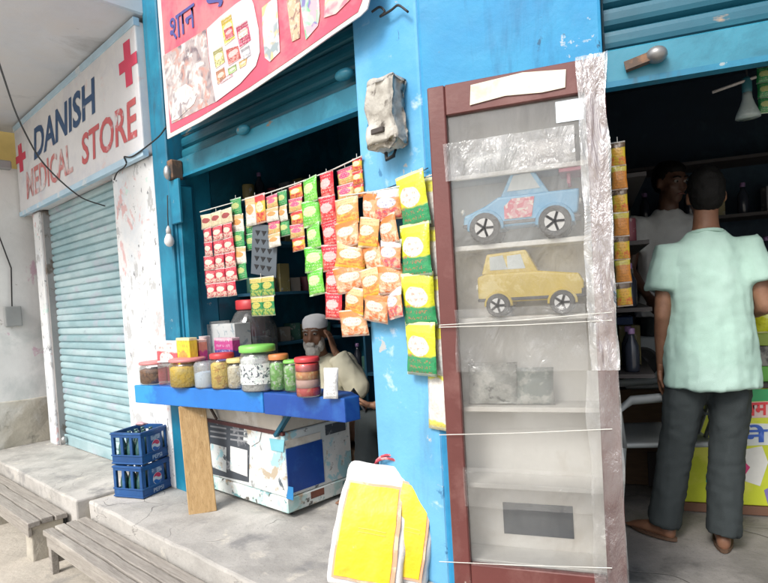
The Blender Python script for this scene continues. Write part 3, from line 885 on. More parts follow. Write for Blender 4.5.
f_brown = M('brown_pellets', (.24, .11, .05), .8, [((.12, .05, .025), 30, .5, .55)], .2, bump=1, bscale=60, bdist=.02)
f_yellow = M('yellow_snacks', (.78, .50, .02), .7, [((.72, .50, .08), 30, .5, .55)], .15, bump=1, bscale=60, bdist=.02)
f_amber = M('amber_sweets', (.80, .56, .10), .6, [((.66, .34, .05), 25, .52, .56)], .12, bump=1, bscale=60, bdist=.02)
f_cream = M('cream_sweets', (.76, .68, .50), .7, [((.55, .44, .28), 28, .52, .56), ((.72, .70, .66), 18, .56, .6)], .1, bump=1, bscale=50, bdist=.02)
f_white = M('white_wrapped_sweets', (.76, .77, .76), .5, [((.30, .34, .34), 26, .58, .61), ((.45, .60, .40), 22, .6, .63)], .08, bump=1, bscale=45, bdist=.02)
f_green = M('green_wrapped_sweets', (.16, .46, .07), .4, [((.40, .62, .30), 30, .5, .55), ((.62, .66, .60), 25, .58, .6)], .15, bump=1, bscale=45, bdist=.02)
f_red = M('red_wrapped_sweets', (.62, .05, .05), .4, [((.66, .18, .08), 30, .55, .6)], .15, bump=.8, bscale=45)
f_orange = M('orange_wrapped_sweets', (.70, .26, .07), .4, [((.72, .46, .16), 30, .55, .6)], .15, bump=.8, bscale=45)
lab_print = print_mat('jar_label_print', [(.70, .71, .70), (.10, .12, .14), (.55, .62, .60)], 45, 9.)
jar(148, 166, 383, 361, 'small clear jar of brown pellets at the left end of the counter', lid_pink, f_brown, .14)
jar(166, 178, 384, 360, 'empty clear square box between brown and yellow snack jars', M('white_lid', (.70, .71, .72), .4), None, .08, square=True)
jar(178, 200, 386, 358, 'clear jar of yellow snacks with flat red lid', lid_pink, f_yellow, .12, .86)
jar(200, 216, 387, 361, 'translucent pale blue plastic tub without a lid', None, M('pale_tub_fill', (.50, .60, .68), .6), .02, .6, body=jar_frost, kind='plastic_tub', cat='tub')
jar(216, 232, 388, 353, 'jar of amber sweets with bright red lid', lid_red, f_amber, .16, .9)
jar(232, 248, 388, 358, 'jar of cream sweets with cream lid', lid_cream, f_cream, .15, .9)
jar(247, 273, 390, 345, 'largest jar on the counter, white sweets and bright green lid', lid_green, f_white, .15, .92, label_col=lab_print)
jar(273, 288, 390, 354, 'jar of green sweets with orange lid', lid_orange, f_green, .16, .92)
jar(287, 301, 391, 360, 'short jar of green wrapped sweets beside the red layered jar', lid_green, f_green, .1, .92)
jar(299, 319, 396, 357, 'jar with red lid holding red and orange layers of sweets', lid_red, f_red, .13, .95, layers=[f_red, f_orange, M('pale_pink_layer', (.70, .42, .36), .5), f_red][::-1])

def pillow(w, h, d, seed, nx=6, nz=8, crimp=.07):
    """a filled sachet with flat crimped ends, centred, facing -y"""
    rnd = random.Random(seed)
    b = MB()
    vs = []
    for sgn in (-1, 1):
        for j in range(nz + 1):
            tz = -1 + 2 * j / nz
            for i in range(nx + 1):
                tx = -1 + 2 * i / nx
                edge = max(0, 1 - (abs(tz) / (1 - crimp)) ** 3) if abs(tz) < 1 - crimp else 0
                bul = math.sqrt(max(0, 1 - tx * tx)) * edge
                n_ = noise.noise(Vector((tx * 1.7 + seed, tz * 1.7, sgn * 3)))
                y = sgn * (d * bul * (1 + .6 * n_) + .0008) + n_ * d * .25
                pin = 1 - .05 * (1 - abs(tz)) * (abs(tx) ** 2)
                vs.append((tx * w / 2 * pin, y, tz * h / 2))
    N = (nx + 1) * (nz + 1)
    fs = []
    for s_ in (0, 1):
        for j in range(nz):
            for i in range(nx):
                a = s_ * N + j * (nx + 1) + i
                q = (a, a + 1, a + nx + 2, a + nx + 1)
                fs.append(q if s_ == 0 else tuple(reversed(q)))
    bd_ = [i for i in range(nx + 1)] + [j * (nx + 1) + nx for j in range(1, nz + 1)] + [nz * (nx + 1) + i for i in range(nx - 1, -1, -1)] + [j * (nx + 1) for j in range(nz - 1, 0, -1)]
    for k in range(len(bd_)):
        a, c = bd_[k], bd_[(k + 1) % len(bd_)]
        fs.append((a, a + N, c + N, c))
    b.add(vs, fs)
    return b.mesh('packet', [], smooth=True)

def strip(label, box, rows, cols, mats, v=.0, frame=F1, fat=.012, overlap=1.06, category='packets', sway=.10, mixed=True, group=None, name='packet_strip', lean=0., jitter=.6):
    """a hanging strip of sachets; its box is given in photo pixels, its place is the plane v of the facade"""
    x0, y0, x1, y1 = box
    a, b = frame.onp(x0, (y0 + y1) / 2, v), frame.onp(x1, (y0 + y1) / 2, v)
    zt, zb = frame.onp((x0 + x1) / 2, y0, v).z, frame.onp((x0 + x1) / 2, y1, v).z
    W, H = b.x - a.x, zt - zb
    e = thing(name, label, category, frame, ((a.x + b.x) / 2, v, zb), 0, group)
    w, h = W / cols, H / rows
    mm = []
    for mi_, mt in enumerate(mats):
        for k in range(2):
            me_ = pillow(w * 1.0, h * overlap, fat, random.random() * 50 + 1)
            me_.materials.append(mt)
            mm.append(me_)
    nm = len(mats)
    for r in range(rows):
        for c in range(cols):
            mi_ = (r % nm) if mixed else (c % nm)
            me_ = mm[mi_ * 2 + random.randint(0, 1)]
            lx = -W / 2 + (c + .5) * w + random.uniform(-1, 1) * w * .04 * jitter + lean * (r / max(1, rows))
            lz = H - (r + .5) * h
            m = Matrix.Translation((lx, random.uniform(-.004, .004) * jitter - .002 * (r % 2), lz)) @ Matrix.Rotation(random.uniform(-1, 1) * sway * jitter * 2, 4, 'Z') @ Matrix.Rotation(random.uniform(-1, 1) * sway * jitter, 4, 'Y') @ Matrix.Rotation(random.uniform(-.3, .6) * sway, 4, 'X')
            place('packet', me_, e, None, m)
    MB().tube([(0, 0, H - .01), (0, 0, H + .02)], .0015, 5).build('hanger', M('white_twine', (.6, .6, .56), .8), e)
    return e
Y_, G_, RD, W_, OR = (.72, .52, .04), (.04, .34, .09), (.58, .03, .05), (.72, .70, .66), (.72, .28, .08)
p_red = pack('red_sachet', (.50, .02, .05), None, (.66, .58, .46), (.70, .66, .60), ((.60, .50, .40), (.48, .03, .06)), seed=1)
p_cream = pack('cream_sachet', (.62, .54, .36), None, (.30, .05, .05), (.2, .1, .08), seed=2)
p_grn = pack('green_sachet', (.03, .26, .08), None, (.40, .46, .16), (.62, .60, .4), seed=3)
p_grn2 = pack('green_gold_sachet', (.02, .22, .07), (.50, .42, .12), (.46, .44, .10), (.10, .05, .02), ((.34, .40, .08), (.02, .20, .06)), seed=4)
p_yel = pack('yellow_sachet', (.70, .46, .04), (.62, .05, .05), (.70, .62, .40), (.3, .02, .02), ((.66, .30, .06), (.5, .04, .04)), seed=5)
p_wht = pack('white_sachet', (.70, .68, .60), (.60, .40, .20), (.62, .30, .10), (.2, .1, .1), seed=6)
p_lime = pack('bright_green_packet', (.14, .58, .04), (.10, .48, .04), (.50, .72, .30), (.70, .76, .6), ((.24, .62, .10), (.10, .44, .04)), seed=7)
p_rd2 = pack('bright_red_packet', (.66, .03, .04), (.58, .02, .04), (.72, .40, .40), (.76, .7, .66), ((.70, .12, .10), (.55, .02, .03)), seed=8)
p_pink = pack('pink_cream_packet', (.68, .46, .20), (.58, .06, .14), (.62, .08, .20), (.76, .7, .5), ((.40, .36, .10), (.66, .30, .10)), seed=9)
p_or1 = pack('orange_packet', (.74, .30, .10), (.74, .46, .24), (.76, .60, .46), (.62, .10, .04), ((.74, .50, .10), (.70, .22, .06)), seed=10, foot=(.74, .46, .05))
p_or2 = pack('peach_orange_packet', (.74, .38, .20), (.70, .20, .05), (.76, .66, .56), (.40, .10, .10), ((.72, .20, .06), (.74, .58, .40)), seed=11)
p_or3 = pack('orange_silver_packet', (.74, .34, .16), (.60, .60, .64), (.60, .62, .70), (.16, .12, .3), ((.66, .10, .10), (.74, .46, .30)), seed=12)
p_chip = pack('lime_yellow_packet', (.66, .70, .04), (.66, .72, .06), (.72, .72, .62), (.62, .10, .08), ((.03, .32, .12), (.05, .26, .12)), seed=13, bandz=.8)
p_slv = pack('silver_packet', (.55, .56, .56), (.66, .64, .10), (.62, .60, .58), (.3, .3, .3), seed=14)
strip('three columns of small red sachets with a cream header, leftmost hanging sheet', (204, 211, 235, 297), 6, 3, [p_cream] + [p_red] * 5, v=.03, fat=.008, overlap=1.04, sway=.10)
strip('narrow green and cream sachet strip beside the red sachet sheet', (232, 198, 245, 280), 5, 1, [p_grn, p_wht], v=.05, fat=.006)
strip('short row of white and yellow sachets at the string', (246, 196, 266, 224), 1, 2, [p_wht, p_yel], v=.05, fat=.008, mixed=False)
strip('two by two block of green and gold sachets under the dark card', (250, 277, 275, 316), 2, 2, [p_grn2], v=.02, fat=.006, overlap=1.0, sway=.04)
strip('narrow green sachet pair hanging left of the dark card', (245, 218, 256, 250), 2, 1, [p_grn], v=.07, fat=.006)
strip('pink, cream and yellow sachet strip right of the dark card', (267, 195, 280, 247), 4, 1, [p_pink, p_wht], v=.03, fat=.008)
strip('dark green and white sachet pair near the middle of the string', (278, 191, 289, 236), 3, 1, [p_grn, p_wht], v=.04, fat=.008)
strip('yellow and red sachet strip left of the bright green packets', (290, 185, 304, 251), 5, 1, [p_yel, p_pink], v=.02, fat=.008)
strip('bright green packet strip of five', (305, 178, 322, 294), 5, 1, [p_lime], v=.0, fat=.014, overlap=1.14, sway=.16)
strip('bright red packet strip next to the green one', (323, 172, 339, 318), 6, 1, [p_rd2], v=-.01, fat=.014, overlap=1.14, sway=.16)
strip('short pink and cream packet strip at the top right of the string', (338, 168, 354, 201), 2, 1, [p_pink], v=.0, fat=.010)
strip('short yellow packet strip against the pillar edge', (353, 158, 363, 198), 3, 1, [p_yel], v=-.012, fat=.010)
strip('left column of the orange packets, longest of the three', (339, 199, 363, 334), 6, 1, [p_or1, p_or2], v=-.05, fat=.017, overlap=1.22, jitter=1.25, sway=.16)
strip('middle column of the orange packets', (361, 194, 383, 320), 5, 1, [p_or2, p_or1], v=-.06, fat=.017, overlap=1.22, jitter=1.25, sway=.18)
strip('right column of the orange packets with silvery prints', (380, 192, 402, 316), 5, 1, [p_or3, p_or2], v=-.055, fat=.017, overlap=1.22, jitter=1.25, sway=.18)
strip('lime yellow and green packet strip at the pillar corner', (402, 174, 433, 373), 4, 1, [p_chip], v=-.045, fat=.020, sway=.14, overlap=1.1)
strip('silvery packet strip half behind the lime packets', (426, 178, 444, 375), 4, 1, [p_slv], v=-.012, fat=.008)
strip('single white packet hanging lowest at the pillar corner', (428, 374, 449, 428), 1, 1, [pack('white_yellow_packet', (.68, .66, .62), (.70, .68, .10), None, (.5, .5, .5), seed=15, bandz=.86, foot=(.70, .62, .12))], v=-.012, fat=.010)
# dark card with rows of triangles
a = F1.onp(248, 228, .06); b = F1.onp(276, 274, .06)
cdx = thing('display_card', 'tilted dark grey card printed with black triangles', 'card', F1, ((a.x + b.x) / 2, .06, b.z))
hw, hh = (b.x - a.x) / 2, a.z - b.z
rt = Matrix.Rotation(R(10), 4, 'Y')
o = MB().box(-hw, hw, -.002, .002, 0, hh).build('card', M('dark_card', (.09, .11, .13), .5), cdx); o.matrix_basis = rt
for i in range(3):
    for j in range(5):
        x, z = -hw * .55 + i * hw * .5, hh * (.1 + .17 * j)
        o2 = MB().prism([(x - hw * .2, z + hh * .10), (x + hw * .2, z + hh * .10), (x, z)], -.004, -.0025).build('triangle', M('card_black', (.012, .012, .014), .5), cdx)
        o2.matrix_basis = rt
# the string that carries the strips
pts = [F1.onp(x, y, v) for x, y, v in ((200, 212, .03), (232, 203, .05), (262, 195, .05), (295, 184, .02), (330, 171, -.01), (362, 156, -.02))]
MB().tube(pts, .003, 6).build('hanging_string', M('white_twine', (.6, .6, .56), .8), None, F1, label='string stretched across the shop opening that carries the sachets', category='string')
pts = [F1.onp(x, y, v) for x, y, v in ((340, 196, -.05), (372, 192, -.06), (402, 186, -.05), (440, 172, -.03))]
MB().tube(pts, .003, 6).build('hanging_string', M('white_twine', (.6, .6, .56), .8), None, F1, label='string across the pillar that carries the orange and lime packets', category='string')

# ------------------------------------------------------------------ packs standing behind the jars
def carton(px0, px1, pyb, pyt, v, mat, label, cat='box', dep=.055, rot=0., zb=None, name='carton'):
    a, b = F1.onp(px0, pyb, v), F1.onp(px1, pyb, v)
    zt = F1.onp((px0 + px1) / 2, pyt, v).z
    z0 = BZ1 + .001 if zb is None else zb
    w = b.x - a.x
    return MB().box(-w / 2, w / 2, 0, dep, 0, zt - z0).build(name, mat, None, at(F1, ((a.x + b.x) / 2, v, z0), rot), bevel=.003, label=label, category=cat)
carton(158, 178, 372, 341, -.075, pack('red_white_box', (.60, .10, .12), (.70, .62, .60), (.74, .66, .64), (.4, .02, .02), rough=.5, seed=21), 'red and white carton behind the brown pellet jar')
carton(178, 191, 372, 338, -.07, pack('yellow_box', (.74, .58, .04), None, (.72, .34, .06), (.6, .1, .05), rough=.5, seed=22), 'yellow carton behind the yellow snack jar')
carton(190, 201, 372, 340, .0, pack('magenta_box', (.60, .08, .26), (.70, .30, .20), (.72, .5, .2), (.8, .7, .6), rough=.5, seed=23), 'magenta carton between yellow carton and white cup')
carton(216, 234, 372, 338, .07, pack('purple_box', (.06, .06, .24), (.46, .06, .24), (.10, .10, .34), (.6, .6, .7), rough=.5, seed=24), 'dark purple carton behind the amber sweet jar')
q = F1.onp(207, 372, .07)
cup = thing('paper_cup_stack', 'stack of white paper cups standing behind the pale blue tub', 'cups', F1, (q.x, .07, BZ1 + .001))
hz = F1.onp(207, 336, .07).z - BZ1
for k in range(3):
    MB().lathe([(.028, 0), (.034, hz * .66), (.036, hz * .665), (.033, hz * .66)], 18, (0, 0, k * hz * .165)).build('cup', M('pale_pink_cup', (.72, .66, .68), .6, var=.04), cup, smooth=True)
# a wire basket of clear boxes, and a hanging big jar further back
carton(184, 214, 360, 322, .22, M('clear_packs', (.40, .46, .48), .35, [((.62, .66, .66), 14, .5, .56), ((.14, .20, .24), 16, .56, .6)], .1, coat=.5), 'clear plastic tray of small packs at the back of the counter', dep=.14, name='tray')
carton(206, 236, 352, 324, .20, M('white_packs', (.62, .64, .64), .5, [((.30, .36, .40), 20, .55, .6)], .1), 'low pile of white packs at the back of the counter', dep=.12, name='pile_of_packs')
q0, q1 = F1.onp(237, 344, .46), F1.onp(272, 344, .46)
zt = F1.onp(254, 300, .46).z
big = thing('big_jar', 'big smoky plastic jar with red lid behind the counter jars', 'jar', F1, ((q0.x + q1.x) / 2, .46, .612))
r = (q1.x - q0.x) * .40
H = zt - .612
MB().lathe([(r * .9, 0), (r, .01), (r, H * .7), (r * .7, H * .86), (r * .55, H * .9)], 24).build('jar_body', clear('smoky_plastic', (.55, .58, .60), .10), big, smooth=True)
MB().lathe([(r * .9, .004), (r * .95, .01), (r * .95, H * .55), (r * .5, H * .6)], 20).build('contents', M('dark_fill', (.10, .10, .11), .7, [((.22, .21, .20), 20, .52, .58)]), big, smooth=True)
MB().lathe([(r * .62, H * .9), (r * .64, H * .91), (r * .64, H), (r * .58, H + .005)], 22).build('lid', lid_red, big, smooth=True)
MB().box(-.01, .075, -r - .006, -r - .004, H * .28, H * .66).build('label', M('pale_label', (.50, .52, .54), .6), big)
# white printed packet at the right end
q = F1.onf(327, 399, BZ1)
o = place('sweet_packet', pillow(.075, .145, .016, 4), None, at(F1, (q.x, q.y + .03, BZ1 + .07), R(25)) @ Matrix.Rotation(R(-10), 4, 'X'), label='white packet with black print at the right end of the counter', category='packet')
o.data.materials.append(pack('white_black_packet', (.68, .68, .68), None, None, (.04, .04, .05), seed=31))

# goods on the shelves behind: dim cartons, bottles and tins
dim = [M('dim_pack_%d' % i, tuple(k * .85 for k in c), .5, [((.3, .3, .28), 16, .6, .63)], .15) for i, c in enumerate([(.10, .12, .18), (.22, .06, .08), (.06, .16, .12), (.24, .20, .08), (.20, .20, .22), (.05, .10, .24), (.30, .26, .22)])]
bottle_mesh = MB().lathe([(.028, 0), (.032, .01), (.032, .12), (.014, .16), (.012, .18)], 14).mesh('bottle', M('dark_bottle', (.03, .035, .05), .2), True)
cap_mesh = MB().lathe([(.015, .176), (.016, .18), (.016, .20), (.012, .204)], 12).mesh('cap', M('mauve_cap', (.26, .16, .32), .4), True)
tin_mesh = [MB().lathe([(.04, 0), (.042, .006), (.042, .10), (.04, .106)], 16).mesh('tin', m, True) for m in dim[:4]]
box_mesh = [MB().box(-.05, .05, -.04, .04, 0, h).mesh('carton', m, bevel=.002) for m, h in zip(dim, (.14, .18, .12, .2, .16, .22, .1))]
CN = ['slate blue', 'dull red', 'dark green', 'mustard', 'grey', 'navy', 'buff']
def stock(frame, u0, u1, v, z, where, grp, step=.105, axis='u'):
    u = u0
    while u < u1:
        kind = random.random()
        loc = (u, v + random.uniform(-.02, .02), z) if axis == 'u' else (v + random.uniform(-.015, .015), u, z)
        if kind < .3:
            e = thing('bottle', 'dark bottle with mauve cap ' + where, 'bottle', frame, loc, 0, grp)
            place('bottle_body', bottle_mesh, e); place('cap', cap_mesh, e)
        elif kind < .5:
            k = random.randrange(4)
            place('tin', tin_mesh[k], None, at(frame, loc), label=CN[k] + ' tin ' + where, category='tin', group=grp)
        else:
            k = random.randrange(7)
            place('carton', box_mesh[k], None, at(frame, loc, random.uniform(-.2, .2)), label=CN[k] + ' carton ' + where, category='carton', group=grp)
        u += step * random.uniform(.95, 1.35)
for n_, z in zip(('lowest', 'second lowest', 'second highest', 'highest'), (.642, 1.002, 1.362, 1.682)):
    stock(F1, .30, 1.78, 1.34, z + .001, 'on the %s shelf behind the shopkeeper' % n_, 'goods on the grocery back shelves', .11)
for n_, z in zip(('lowest', 'second lowest', 'second highest', 'highest'), (.92, 1.27, 1.62, 1.90)):
    stock(F1, .52, 1.16, .29, z + .001, 'on the %s left wall shelf of the grocery' % n_, 'goods on the grocery side shelves', .10, 'v')
for n_, z in zip(('lowest', 'second lowest', 'second highest', 'highest'), (.52, .87, 1.22, 1.57)):
    stock(F2, .80, 2.0, 2.03, z + .001, 'on the %s back shelf of the general store' % n_, 'goods on the store back shelves', .12)
for n_, z in zip(('lowest', 'middle', 'highest'), (.768, 1.068, 1.368)):
    stock(F2, .70, 1.80, .75, z + .001, 'on the %s left wall shelf of the general store' % n_, 'goods on the store side shelves', .12, 'v')

# ------------------------------------------------------------------ drink crates
def crate(loc, rot, label, tilt=0.):
    e = thing('drink_crate', label, 'crate', F1, loc, rot, 'blue drink crates')
    W, D, H = .275, .235, .205          # W long end (right face), D short end (left face)
    w2, d2, t = W / 2, D / 2, .012
    # walls built as bars so that the openings are real
    def wall(axis, side, nwin):
        b = MB()
        half = w2 if axis == 'x' else d2
        off = side * (d2 if axis == 'x' else w2)
        def rect(a0, a1, z0, z1):
            if axis == 'x':
                b.box(a0, a1, off - (t if side > 0 else 0), off + (0 if side > 0 else t), z0, z1)
            else:
                b.box(off - (t if side > 0 else 0), off + (0 if side > 0 else t), a0, a1, z0, z1)
        inset = t + .001 if axis == 'x' else 0
        h_ = half - inset
        rect(-h_, h_, 0, H * .26); rect(-h_, h_, H * .84, H)
        n = nwin
        cw = 2 * h_ / (n + (n + 1) * .45)
        x = -h_
        for i in range(n + 1):
            rect(x, x + cw * .45, H * .26, H * .84)
            x += cw * 1.45
        return b.build('side_wall', crate_blue, e, bevel=.002)
    wall('y', -1, 3); wall('y', 1, 3); wall('x', 1, 4)
    # printed long side
    b = MB(); z0, z1 = H * .26, H * .84
    b.box(-w2 + .013, w2 - .013, -d2, -d2 + t, 0, H * .26); b.box(-w2 + .013, w2 - .013, -d2, -d2 + t, H * .84, H)
    for x0, x1 in ((-w2 + .013, -w2 + .035), (-w2 + .062, w2 - .075), (w2 - .045, w2 - .013)):
        b.box(x0, x1, -d2, -d2 + t, z0, z1)
    b.build('side_wall', crate_blue, e, bevel=.002)
    for z in (.004, H * .26, H - .014):
        MB().box(-w2 - .004, w2 + .004, -d2 - .005, -d2 - .0005, z, z + .010).build('rib', crate_blue, e, bevel=.002)
        MB().box(-w2 - .005, -w2 - .0005, -d2 - .004, d2 + .004, z, z + .010).build('rib', crate_blue, e, bevel=.002)
    MB().box(-w2 + t, w2 - t, -d2 + t, d2 - t, .0, .012).build('base', crate_blue, e)
    yf = -d2 - .001
    c = Vector((-.005, yf, H * .47)); r_ = .036
    def arc(f, name, mat, lay):
        pts = [(c.x + x, c.z + z) for x, z in f]
        MB().prism(pts, yf - .001 - lay * .0008, yf - lay * .0008).build(name, mat, e)
    arc([(r_ * 1.08 * math.cos(k * math.tau / 24), r_ * 1.08 * math.sin(k * math.tau / 24)) for k in range(24)], 'emblem', M('emblem_white', (.74, .74, .76), .4), 0)
    wav = [(-.95 + 1.9 * k / 10, .12 + .18 * math.sin(k / 10 * math.tau)) for k in range(11)]
    top = [(r_ * x, r_ * (z + .14)) for x, z in wav] + [(r_ * math.cos(a), r_ * math.sin(a)) for a in [R(d) for d in range(20, 165, 12)]]
    bot = [(r_ * x, r_ * (z - .42)) for x, z in wav] + [(r_ * math.cos(a), r_ * math.sin(a)) for a in [R(d) for d in range(-20, -165, -12)]]
    arc(top, 'emblem_red', M('emblem_red', (.66, .03, .10), .4), 1)
    arc(bot, 'emblem_blue', M('emblem_blue', (.02, .12, .42), .4), 1)
    tw = Vector((.0, 0, 0))
    white_ink = M('pale_ink', (.55, .62, .72), .5)
    Q = [Vector((-.05, yf - .0065, H * .07)), Vector((.04, yf - .0065, H * .07)), Vector((.04, yf - .0065, H * .20)), Vector((-.05, yf - .0065, H * .20))]
    text_on(F1, 0, Q, 'PEPSI', white_ink, e, .01)
    MB().box(-.048, .038, yf - .001, yf, .135, .165).build('printed_panel', M('pale_print', (.36, .42, .52), .5, [((.10, .16, .30), 22, .5, .55)]), e)
    # bottles standing inside
    for i in range(4):
        for j in range(3):
            m = Matrix.Translation((-w2 + .042 + i * .063, -d2 + .05 + j * .066, .013))
            place('bottle', crate_bottle, e, None, m)
    return e
crate_bottle = MB().lathe([(.024, 0), (.027, .01), (.027, .08), (.024, .10), (.012, .14), (.011, .165), (.013, .17), (.013, .18)], 12).mesh('bottle', M('greenish_glass_bottle', (.03, .10, .10), .15, [((.16, .26, .24), 8, .55, .62)], .2, coat=.5), True)
kc = F1.onf(130, 502)
q = (kc.x - .12, kc.y + .15, .006)
crate(q, R(112), 'lower of two stacked blue drink crates with round emblem')
crate((q[0] - .006, q[1] + .004, (.006 + .2125)), R(115), 'upper of two stacked blue drink crates with round emblem')
cp = place('bottle_cap_packet', pillow(.07, .05, .012, 9), None, at(F1, (q[0] + .02, q[1] + .0, .455), R(30)) @ Matrix.Rotation(R(80), 4, 'X'), label='small pink wrapper lying on top of the upper crate', category='wrapper')
cp.data.materials.append(M('pink_wrapper', (.66, .40, .44), .5))

# ------------------------------------------------------------------ benches
def bench(u0, u1, v0, v1, zt, label, nplank, legs):
    e = thing('bench', label, 'bench', F1, (u0, v0, -.35))
    W = v1 - v0; pw = W / nplank
    for i in range(nplank):
        y0 = i * pw + .004
        me = dense_box(0, u1 - u0 + random.uniform(-.015, .015), y0, y0 + pw - .010, zt + .35 - .035, zt + .35 + random.uniform(-.004, .003), .12, .004, 9, .004)
        place('plank', mesh_in(me, bench_wood), e)
    MB().box(.03, u1 - u0 - .03, .012, .035, zt + .35 - .10, zt + .35 - .036).build('apron', bench_wood, e, bevel=.003)
    MB().box(.05, u1 - u0 - .05, W - .012, W - .004, .005, zt + .35 - .04).build('back_board', M('black_sheeting', (.018, .024, .022), .5, [((.05, .06, .05), 5, .5, .62)], .2, bump=.6, bscale=12, bdist=.02), e)
    for x, kind in legs:
        if kind == 'block':
            me = dense_box(x, x + .13, .03, W - .02, -.005, zt + .35 - .037, .06, .006, 10, .008)
            place('concrete_leg', mesh_in(me, concrete_side), e)
        else:
            for y in (.02, W - .06):
                MB().box(x, x + .045, y, y + .04, 0, zt + .35 - .037).build('leg', bench_wood, e, bevel=.003)
            MB().box(x + .008, x + .03, .062, W - .062, .06, .11).build('stretcher', bench_wood, e)
    return e
bench(-2.30, -.45, -.76, -.52, -.085, 'long weathered wooden bench on concrete blocks before the medical shop', 3, [(1.68, 'block'), (.7, 'block')])
bench(-.245, 1.35, -.735, -.475, -.085, 'weathered slatted bench with wooden legs before the grocery', 4, [(.02, 'wood'), (1.2, 'wood')])

# ------------------------------------------------------------------ display cabinet
cb = thing('display_cabinet', 'tall brown glazed display cabinet wrapped in clear plastic', 'cabinet', F2)
U0, U1, V0, V1, HT = .078, .662, -.20, -.006, 1.905
MB().box(U0, U0 + .062, V0, V0 + .035, .0, HT).build('stile', brown_wood, cb, bevel=.004)
MB().box(U1 - .062, U1, V0, V0 + .035, .0, HT).build('stile', brown_wood, cb, bevel=.004)
MB().box(U0 + .063, U1 - .063, V0 + .002, V0 + .033, 1.80, HT).build('top_rail', brown_wood, cb, bevel=.003)
MB().box(U0 + .063, U1 - .063, V0 + .002, V0 + .033, .0, .205).build('kick_board', brown_wood, cb, bevel=.003)
MB().box(U0 + .004, U0 + .02, V0 + .036, V1, .0, HT).build('side_panel', brown_wood, cb)
MB().box(U1 - .02, U1 - .004, V0 + .036, V1, .0, HT).build('side_panel', brown_wood, cb)
MB().box(U0 + .021, U1 - .021, V0 + .034, V1, HT - .02, HT - .002).build('top_panel', brown_wood, cb)
MB().box(U0 + .021, U1 - .021, V1 - .012, V1 - .001, .02, HT - .03).build('back_panel', cab_white, cb)
MB().box(U0 + .021, U0 + .024, V0 + .04, V1 - .013, .21, HT - .03).build('lining', cab_white, cb)
MB().box(U1 - .024, U1 - .021, V0 + .04, V1 - .013, .21, HT - .03).build('lining', cab_white, cb)
SH = [.205, .487, .765, 1.085, 1.345, 1.595]
for z in SH:
    MB().box(U0 + .026, U1 - .026, V0 + .050, V1 - .014, z - .018, z).build('shelf', cab_white, cb, bevel=.002)
MB().box(U0 + .16, U1 - .17, V1 - .016, V1 - .0125, .255, .375).build('back_opening', M('dark_blue_gap', (.006, .02, .045), .6), cb)
MB().box(U0 + .055, U1 - .055, V0 + .020, V0 + .023, .20, 1.805).build('glass_pane', cab_glass, cb)
# paper strip and sticker on the top rail
a = F2.onp(470, 104, V0); b = F2.onp(565, 84, V0)
MB().prism([(a.x, a.z - .005), (a.x + .12, a.z + .006), (a.x + .24, a.z - .004), (b.x, b.z - .012), (b.x + .005, b.z + .045), (a.x + .18, a.z + .072), (a.x + .006, a.z + .062)], V0 - .003, V0 - .0005).build('paper_strip', cream_paper, cb)
a = F2.onp(556, 122, V0); b = F2.onp(583, 96, V0)
MB().box(a.x, b.x, V0 + .016, V0 + .018, a.z, b.z).build('sticker', M('pale_sticker', (.62, .70, .76), .5), cb)
# crinkled plastic wound round the right stile
def crinkle(u0, u1, z0, z1, amp, nx, nz, seed, taper=0.):
    b = MB(); vs = []; fs = []
    for j in range(nz + 1):
        z = z0 + (z1 - z0) * j / nz
        for i in range(nx + 1):
            tx = i / nx
            k = noise.noise(Vector((tx * 5 + seed + z * 2, z * 4, seed))) + .6 * noise.noise(Vector((tx * 12 + seed - z * 5, z * 9, seed)))
            ed = noise.noise(Vector((seed, z * 6, tx > .5))) * .012
            u = u0 + (u1 - u0) * tx + (ed if i in (0, nx) else 0)
            vs.append((u, V0 - .006 - abs(k) * amp, z))
    for j in range(nz):
        for i in range(nx):
            a = j * (nx + 1) + i
            fs.append((a, a + 1, a + nx + 2, a + nx + 1))
    n0 = len(vs)
    return b.add(vs, fs)
crinkle(U1 - .085, U1 + .004, .9, HT + .006, .020, 14, 130, 2.).build('plastic_wrap', clear('stile_wrap', (.93, .92, .92), .24, .16, 1.0, gloss=.5), cb, smooth=True)
wr2 = clear('clear_wrap', (.96, .96, .96), .13, .12, 1.0, gloss=.2)
wr3 = clear('thin_wrap', (.98, .98, .98), .05, .10, 1.0, gloss=.12)
crinkle(U0 + .05, U1 - .10, 1.57, 1.70, .012, 40, 16, 5.).build('plastic_wrap', wr2, cb, smooth=True)
crinkle(U0 + .055, U1 - .09, .90, 1.12, .010, 40, 24, 11.).build('plastic_wrap', wr3, cb, smooth=True)
crinkle(U0 + .055, U1 - .09, .42, .56, .008, 40, 18, 13.).build('plastic_wrap', wr3, cb, smooth=True)
crinkle(U1 - .10, U1 + .002, .1, .9, .010, 10, 60, 7.).build('plastic_wrap', wr2, cb, smooth=True)
for k, (y0, y1) in enumerate(((325, 312), (327, 320), (434, 428), (560, 566))):
    a = F2.onp(440, y0, V0); b = F2.onp(612, y1, V0)
    MB().tube([(a.x, V0 - .012, a.z), ((a.x + b.x) / 2, V0 - .010, (a.z + b.z) / 2 - .004), (b.x, V0 - .014, b.z)], .0016, 5).build('twine', M('white_twine', (.6, .6, .56), .8), cb)
# foot board in front of the cabinet, rubble at its base
fb = dense_box(.03, .70, -.34, -.215, .0, .055, .06, .006, 9, .006)
place('floor_board', mesh_in(fb, M('worn_brown_board', (.20, .085, .06), .7, [((.42, .36, .28), 4, .5, .58)], .15)), None, F2, label='worn brown board lying at the foot of the glazed cabinet', category='board')

